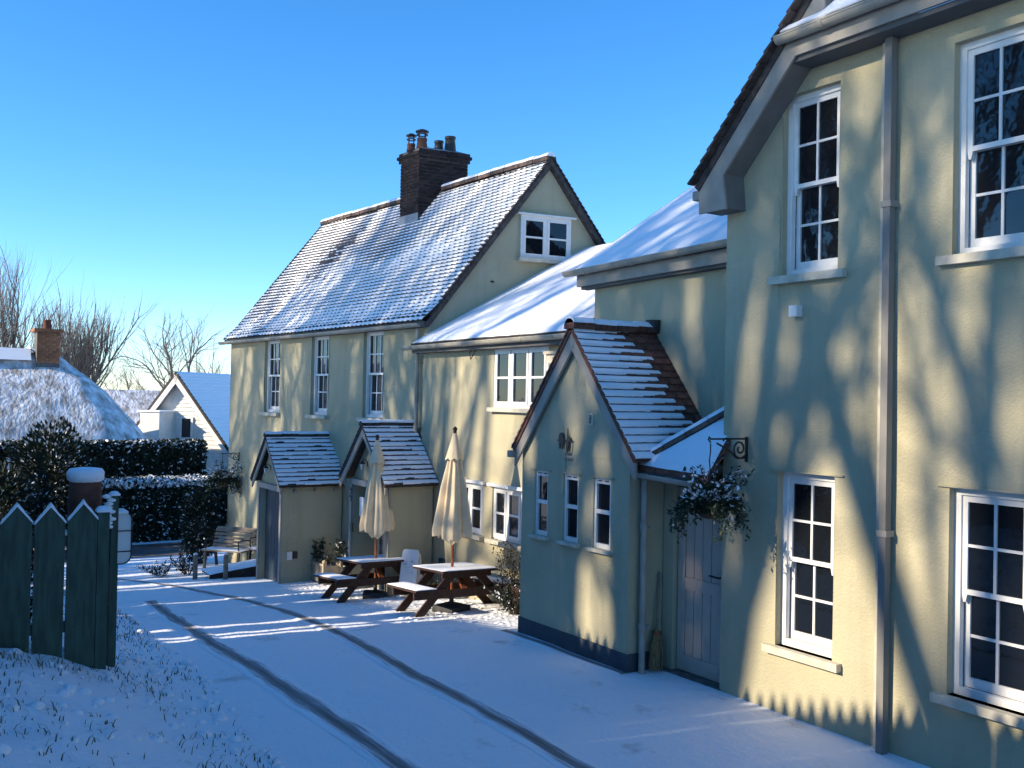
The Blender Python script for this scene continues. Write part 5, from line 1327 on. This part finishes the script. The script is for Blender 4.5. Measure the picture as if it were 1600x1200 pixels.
b = MB(); b.lathe((36.3, -4.7, 2.05), [(0.14, 0), (0.12, 0.3), (0.14, 0.32), (0.1, 0.32)], 10); b.build('chimney_pot', M['terracotta'], ch2)
ob = thing('outbuilding', (46, -10, -4.6), 'low snowy roofed outbuilding between the thatched cottage and the boarded gable', 'house')
b = MB(); b.box((45, -13, -5), (49, -7.5, -1.9)); b.build('wall', M['cream_wall'], ob)
b = MB(); b.prism([Vector((44.4, -13.5, -2.2)), Vector((44.4, -7.1, -2.2)), Vector((47, -7.6, -0.05)), Vector((47, -13.5, -0.05))], (0.1, 0, -0.12)); b.prism([Vector((49.6, -13.5, -2.2)), Vector((49.6, -7.1, -2.2)), Vector((47.1, -7.6, -0.05)), Vector((47.1, -13.5, -0.05))], (0, 0, -0.12)); b.build('roof', M['tile'], ob)
b = MB(); b.prism([Vector((44.5, -13.5, -2.05)), Vector((44.5, -7.15, -2.05)), Vector((47, -7.65, 0.02)), Vector((47, -13.5, 0.02))], (-0.03, 0, 0.06)); b.build('snow', M['thatch'], ob)

# ------------------------------------------------------------------ trees
def branch(mb, p, d, r, L, depth, rs, P, tips=None):
    """one limb and its children"""
    n = 4 if depth > 1 else 3
    path = [p]; q = p.copy(); dd = d.copy()
    for i in range(n):
        dd = (dd + Vector((rs.gauss(0, 1), rs.gauss(0, 1), rs.gauss(0, 1)))*P['wig'] + Vector((0, 0, P['up']))).normalized()
        q = q + dd*L/n; path.append(q.copy())
    r1 = r*(0.62 if depth else 0.35)
    mb.tube(path, [r + (r1-r)*i/n for i in range(n+1)], (7, 6, 5, 4, 3, 3, 3)[P['depth']-depth] if P['depth']-depth < 7 else 3, caps=False)
    if depth == 0: return
    k = P['kids'][P['depth']-depth]
    for i in range(k):
        t = rs.uniform(P['low'] if depth == P['depth'] else 0.25, 1.0) if i else 1.0
        x = t*n; a = min(int(x), n-1); pp = path[a].lerp(path[a+1], x-a)
        ax = Vector((rs.gauss(0, 1), rs.gauss(0, 1), rs.gauss(0, 1))); ax = (ax - dd*ax.dot(dd)).normalized()
        sp = P['spread']*rs.uniform(0.5, 1.3) if i else P['spread']*0.35
        nd = (dd*math.cos(sp) + ax*math.sin(sp)).normalized()
        branch(mb, pp, nd, r1*(0.95 if not i else rs.uniform(0.5, 0.8)), L*P['shr']*rs.uniform(0.75, 1.15), depth-1, rs, P)
def bare_tree(x, y, z, H, label, seed, P, group, m='bark', r=None):
    t = thing('bare_tree', (x, y, z), label, 'tree', group); rs = random.Random(seed)
    r = r or H*0.017; tr = MB(); trunkL = H*P['trunk']
    path = [Vector((x, y, z-0.2)), Vector((x+rs.gauss(0, .05), y+rs.gauss(0, .05), z+trunkL*0.35)), Vector((x+rs.gauss(0, .12), y+rs.gauss(0, .12), z+trunkL*0.7)), Vector((x+rs.gauss(0, .15), y+rs.gauss(0, .15), z+trunkL))]
    tr.tube(path, [r*1.35, r, r*0.92, r*0.85], 10); tr.build('trunk', M[m], t)
    cr = MB()
    for i in range(P['limbs']):
        a = i*2*math.pi/P['limbs'] + rs.uniform(-0.4, 0.4); sp = rs.uniform(*P['lsp'])
        d = Vector((math.cos(a)*math.sin(sp), math.sin(a)*math.sin(sp), math.cos(sp)))
        st = path[3] if i % 2 == 0 else path[2].lerp(path[3], rs.random())
        branch(cr, st, d, r*0.62*rs.uniform(0.7, 1), H*P['ll']*rs.uniform(0.8, 1.1), P['depth'], rs, P)
    cr.build('crown', M[m], t)
    return t
OAK = dict(depth=4, kids=[4, 5, 4, 4], wig=0.16, up=0.06, low=0.3, spread=0.75, shr=0.66, trunk=0.30, limbs=5, lsp=(0.15, 0.85), ll=0.30)
TALL = dict(depth=4, kids=[4, 4, 3, 2], wig=0.12, up=0.14, low=0.3, spread=0.55, shr=0.66, trunk=0.38, limbs=5, lsp=(0.1, 0.5), ll=0.30)
FAN = dict(depth=4, kids=[5, 5, 4, 3], wig=0.08, up=0.16, low=0.2, spread=0.5, shr=0.72, trunk=0.22, limbs=12, lsp=(0.1, 0.9), ll=0.26)
# beyond the cottages, in view
bare_tree(56, -8.0, -4.7, 11.2, 'dense upright bare tree rising behind the thatched cottage', 5, FAN, 'bare trees beyond the cottages', 'bark_far', 0.22)
bare_tree(54, -4.6, -4.7, 12.5, 'bare tree behind the thatched cottage chimney at the left edge', 6, FAN, 'bare trees beyond the cottages', 'bark_far', 0.2)
bare_tree(60, -15.2, -4.7, 10.2, 'open crowned bare tree rising left of the old house above the boarded gable', 9, OAK, 'bare trees beyond the cottages', 'bark_far', 0.2)
bare_tree(62, -18.3, -4.7, 8.6, 'thin bare tree close beside the far corner of the old house', 14, OAK, 'bare trees beyond the cottages', 'bark_far', 0.15)
bare_tree(63, -12.6, -4.7, 7.0, 'small bare tree low between the dense tree and the open crowned tree', 15, OAK, 'bare trees beyond the cottages', 'bark_far', 0.12)
# behind the photographer, the trees whose shadows lie over the walls and the yard
BIG = dict(depth=4, kids=[4, 4, 3, 3], wig=0.15, up=0.09, low=0.25, spread=0.68, shr=0.67, trunk=0.36, limbs=6, lsp=(0.15, 0.8), ll=0.27)
POP = dict(depth=4, kids=[4, 4, 3, 3], wig=0.10, up=0.16, low=0.25, spread=0.5, shr=0.64, trunk=0.42, limbs=6, lsp=(0.05, 0.45), ll=0.28)
protos = [(17.0, BIG, 41, 0.27), (17.0, POP, 42, 0.25), (17.0, BIG, 43, 0.24)]
shade = [(11.4, 15.5, 1), (14.1, 16.0, 1), (8.6, 17.0, 2), (18.3, 9.0, 1), (23.0, 8.5, 0), (26.6, 9.5, 2), (29.8, 9.0, 0), (4.5, 21.0, 2), (8.4, 23.0, 1), (13.5, 19.0, 1), (20.6, 18.0, 2), (23.6, 20.0, 1), (26.6, 18.0, 2), (30.0, 20.0, 1)]
made = {}; rs_ = random.Random(99)
for x, y, k in shade:
    h, P, sd, r0 = protos[k]
    if k not in made: t = made[k] = bare_tree(0, 0, 0, h, 'bare tree of the row behind the picket fence, outside the picture', sd, P, 'row of bare trees behind the picket fence', 'bark', r0)
    else: t = copy_tree(made[k])
    far = y > 15; sc_ = rs_.uniform(0.92, 1.08)*(1.5 if far else 1.0)
    t.location = (x, y, gz(x, y)-0.1); t.rotation_euler = (0, 0, rs_.uniform(0, 6.28)); t.scale = (sc_, sc_, sc_)

# ------------------------------------------------------------------ fences
def picket_mesh(wd, h, th):
    b = MB(); b.prism([(-wd/2, 0, 0), (wd/2, 0, 0), (wd/2, 0, h-0.20), (0, 0, h), (-wd/2, 0, h-0.20)], (0, th, 0)); return b.mesh('picket', [M['fence_wood']])
pf = thing('picket_fence', (2.2, 0.95, gz(2.2, 0.95)), 'tall pointed picket fence along the bank beside the photographer', 'fence')
pm = picket_mesh(0.1455, 1.95, 0.02); base = Vector(pf.location)
def ftop(x): return 1.08 - 0.12*max(0, x-10) + 0.20*max(0, 8-x)
x = -3.5
pk_ = random.Random(12)
while x < 19.5:
    if x > 10.5 and pk_.random() < 0.075: x += 0.145; continue          # pickets left out on purpose so streaks of sun reach the yard
    o = bpy.data.objects.new('picket', pm); col.objects.link(o); o.parent = pf
    o.location = Vector((x, 0.95, ftop(x) - 1.95 + random.uniform(-0.012, 0.012))) - base; o.rotation_euler = (0, random.gauss(0, 0.003), 0); x += 0.145
for d_ in (1.62, 0.55):
    for xa, xb in ((-3.6, 8.0), (8.0, 10.0), (10.0, 19.6)):
        b = MB(); b.bar((xa, 1.0, ftop(xa)-d_), (xb, 1.0, ftop(xb)-d_), 0.05, 0.09); b.build('rail', M['fence_wood'], pf)
for k in range(10):
    xx = -3.4+2.5*k; b = MB(); b.box((xx-0.05, 1.031, ftop(xx)-2.2), (xx+0.05, 1.13, ftop(xx)-0.3)); b.build('post', M['fence_wood'], pf)
gw = thing('sun_block_wall', (8, 1.05, gz(8, 1.05)), 'added unseen wall blocking the sun under the picket fence, outside the picture', 'wall')
b = MB(); b.prism([(-3.7, 0.85, -3.0), (19.7, 0.85, -4.6), (19.7, 0.85, ftop(19.7)-1.93), (10, 0.85, ftop(10)-1.93), (8, 0.85, ftop(8)-1.93), (-3.7, 0.85, ftop(-3.7)-1.93)], (0, 0.32, 0)); b.build('body', M['mortar'], gw)  # added out of view to stop sunlight passing below the pickets

# green pointed boards at the left, with what stands behind them
gf = thing('green_board_fence', (9.6, -1.4, gz(9.6, -1.4)), 'dark green fence of wide pointed boards with snow on the tips at the left edge', 'fence')
zb_ = gz(9.6, -1.5)-0.15
for k in range(6):
    y = -1.585 + 0.272*k; zt = -1.045 + random.uniform(-0.01, 0.01); b = MB()
    b.prism([(9.6, y-0.125, zb_), (9.6, y+0.125, zb_), (9.6, y+0.125, zt-0.15), (9.6, y, zt), (9.6, y-0.125, zt-0.15)], (0.025, 0, 0)); bo = b.build('board', M['green_paint'], gf)
    for zn in (-1.37, -2.15):
        for yn in (-0.06, 0.06):
            b = MB(); b.tube([(9.603, y+yn, zn), (9.594, y+yn, zn)], 0.007, 6); b.build('nail_head', M['dark_metal'], bo)
    b = MB()
    for s in (-1, 1):
        vs = []
        for i in range(7):
            t = i/6; yy = y + s*0.128*t; zz = zt - 0.153*t; h_ = 0.040*(1-0.45*t) + 0.012*noise.noise((yy*20, zz*20, k))
            vs += [(9.585, yy, zz), (9.59, yy, zz+h_), (9.635, yy, zz+h_*0.9), (9.64, yy, zz)]
        b.add(vs, [f for i in range(6) for f in ((4*i, 4*i+1, 4*i+5, 4*i+4), (4*i+1, 4*i+2, 4*i+6, 4*i+5), (4*i+2, 4*i+3, 4*i+7, 4*i+6))], 0, True)
    b.build('snow', M['snow_fine'], bo)
for z in (-1.42, -2.2):
    b = MB(); b.box((9.626, -1.72, z), (9.67, -0.1, z+0.10)); b.build('rail', M['green_paint'], gf)
b = MB(); b.box((9.60, -1.815, zb_), (9.70, -1.715, -1.12)); b.build('post', M['green_paint'], gf)
b = MB(); snow_slab((9.59, -1.825, -1.119), (9.71, -1.705, 0), 0.05, b, n=(5, 5)); b.build('snow', M['snow_fine'], gf)
b = MB(); b.box((9.626, -1.465, -1.419), (9.665, -1.40, -1.33)) ; snow_slab((9.628, -1.47, -1.32), (9.668, -1.40, 0), 0.05, b, n=(4, 4)); b.build('rail_snow', M['snow_fine'], gf)
bp = thing('brick_pier', (10.1, -1.66, gz(10.1, -1.66)), 'round shouldered brown pier with a thick snow cap behind the green boards', 'post')
b = MB(); b.lathe((10.1, -1.68, gz(10.1, -1.66)-0.1), [(0.15, 0), (0.15, 1.70), (0.135, 1.80), (0.11, 1.84), (0, 1.85)], 14); b.build('shaft', M['terracotta'], bp)
b = MB(); zt = gz(10.1, -1.66)-0.1+1.80; b.lathe((10.1, -1.68, zt), [(0.135, -0.02), (0.168, 0.01), (0.172, 0.07), (0.15, 0.105), (0.08, 0.115), (0, 0.117)], 16); b.build('snow', M['snow_fine'], bp)
gp = thing('green_post', (9.95, -1.86, gz(9.95, -1.86)), 'slim green post with snow clinging to its hinge beside the white panel', 'post')
b = MB(); b.box((9.90, -1.95, gz(9.95, -1.86)-0.1), (9.98, -1.885, -1.00)); b.build('shaft', M['green_paint'], gp)
b = MB(); r_ = random.Random(3)
for k in range(9):
    b.lathe((9.90+r_.uniform(-0.02, 0.02), -1.86+r_.uniform(-0.03, 0.03), -1.30+k*0.036), [(0, -0.02), (0.04, -0.008), (0.045, 0.01), (0, 0.03)], 7)
snow_slab((9.88, -1.96, -0.999), (10.0, -1.875, 0), 0.035, b, n=(4, 4)); b.build('snow', M['snow_fine'], gp)
wp = thing('white_panel', (10.0, -1.97, gz(10.0, -1.97)), 'white round cornered panel in a dark wire frame fixed behind the green fence post', 'sign')
b = MB(); b.prism([Vector((10.02, -1.96 + x, -1.68 + z)) for x, z in rrect(0.27, 0.50, 0.08)], (0.03, 0, 0)); b.build('panel', M['board_white'], wp)
b = MB()
for zz in (-1.56, -1.36): b.tube([(10.01, -1.83, zz), (10.01, -2.10, zz)], 0.006, 6)
b.tube([(10.01, -1.96 + x, -1.68 + z) for x, z in rrect(0.275, 0.505, 0.08)], 0.006, 6); b.build('wire_frame', M['iron'], wp)
b = MB(); snow_slab((9.99, -2.06, -1.185), (10.08, -1.85, 0), 0.04, b, n=(4, 6)); b.build('snow', M['snow_fine'], wp)
b = MB(); b.bar((10.04, -1.96, -1.69), (10.04, -1.96, gz(10, -1.96)-0.1), 0.04, 0.04); b.build('stake', M['iron'], wp)
bushy((10.6, -1.35, gz(10.6, -1.35)), 0.14, 0.14, 1.75, 900, 'thin dark conifer behind the green boards', seed=41, snow=0.08, size=0.035, name='conifer_shrub')

# ------------------------------------------------------------------ rough grass through the snow on the bank
def grass():
    r = np.random.default_rng(77); n = 24000
    X = r.uniform(6.0, 22, n); Y = r.uniform(-3.9, 0.6, n)
    edge = np.where(X < 21, -3.55+0.07*(21-X), -3.55)
    nz = np.array([noise.noise((x*0.9, y*0.9, 9)) + 0.7*noise.noise((x*3.1, y*3.1, 2)) for x, y in zip(X, Y)])
    keep = (Y > edge+0.02) & (r.random(n) < np.clip(0.35+0.9*nz, 0.03, 1)); X, Y = X[keep], Y[keep]; n = len(X)
    Zg = np.array([gz(x, y) for x, y in zip(X, Y)])
    h = r.uniform(0.02, 0.075, n); a = r.uniform(0, 6.28, n); lean = r.uniform(0.2, 1.3, n); w_ = r.uniform(0.003, 0.007, n)
    B0 = np.stack([X, Y, Zg-0.01], 1); sd = np.stack([-np.sin(a), np.cos(a), 0*a], 1)*w_[:, None]
    mid = B0 + np.stack([np.cos(a)*lean*h*0.4, np.sin(a)*lean*h*0.4, h*0.75], 1); tip = B0 + np.stack([np.cos(a)*lean*h*1.1, np.sin(a)*lean*h*1.1, h*0.95], 1)
    V = np.stack([B0-sd, B0+sd, mid+sd*0.8, mid-sd*0.8, tip], 1).reshape(-1, 3)
    b = MB(); b.v = [tuple(v) for v in V]
    for i in range(n): b.f += [(5*i, 5*i+1, 5*i+2, 5*i+3), (5*i+3, 5*i+2, 5*i+4)]
    b.mi = [0]*len(b.f); b.sm = [False]*len(b.f)
    return tag(b.build('grass', M['grass']), 'rough grass poking through the snow on the bank', 'grass', kind='stuff')
grass()
def snow_clods():
    rs = random.Random(8); b = MB()
    for k in range(420):
        x = rs.uniform(6.5, 19); e = -3.55+0.07*(21-x); y = e + rs.random()**1.3*2.2; r_ = rs.uniform(0.02, 0.07)
        b.lathe((x, y, gz(x, y)), [(0, r_*0.55), (r_*0.6, r_*0.42), (r_, r_*0.05), (r_*0.9, -0.02)], 7)
    return tag(b.build('snow_clods', M['snow_fine']), 'lumpy snow over the tussocks of the bank', 'snow', kind='stuff')
snow_clods()
def kicked_snow():
    rs = random.Random(18); b = MB()
    for k in range(700):
        x = rs.uniform(10.2, 17.5); y = -7.45 + rs.random()**1.4*1.7; r_ = rs.uniform(0.012, 0.05)
        b.lathe((x, y, gz(x, y)), [(0, r_*0.32), (r_*0.6, r_*0.25), (r_*rs.uniform(0.9, 1.2), r_*0.05), (r_*0.9, -0.02)], 6)
    return tag(b.build('kicked_snow', M['snow_fine']), 'kicked up lumps of snow round the picnic tables', 'snow', kind='stuff')
kicked_snow()

# ------------------------------------------------------------------ snow lying on ridges, one piece per roof
byp = {}
for s, p, run in snow_rest:
    byp.setdefault(id(run), (p, MB())); q = byp[id(run)][1]; o = len(q.v)
    q.v += s.v; q.f += [tuple(i+o for i in f) for f in s.f]; q.mi += s.mi; q.sm += s.sm
for p, q in byp.values(): q.build('ridge_snow', M['snow_fine'], p)

sc.render.resolution_x = 1024; sc.render.resolution_y = 768
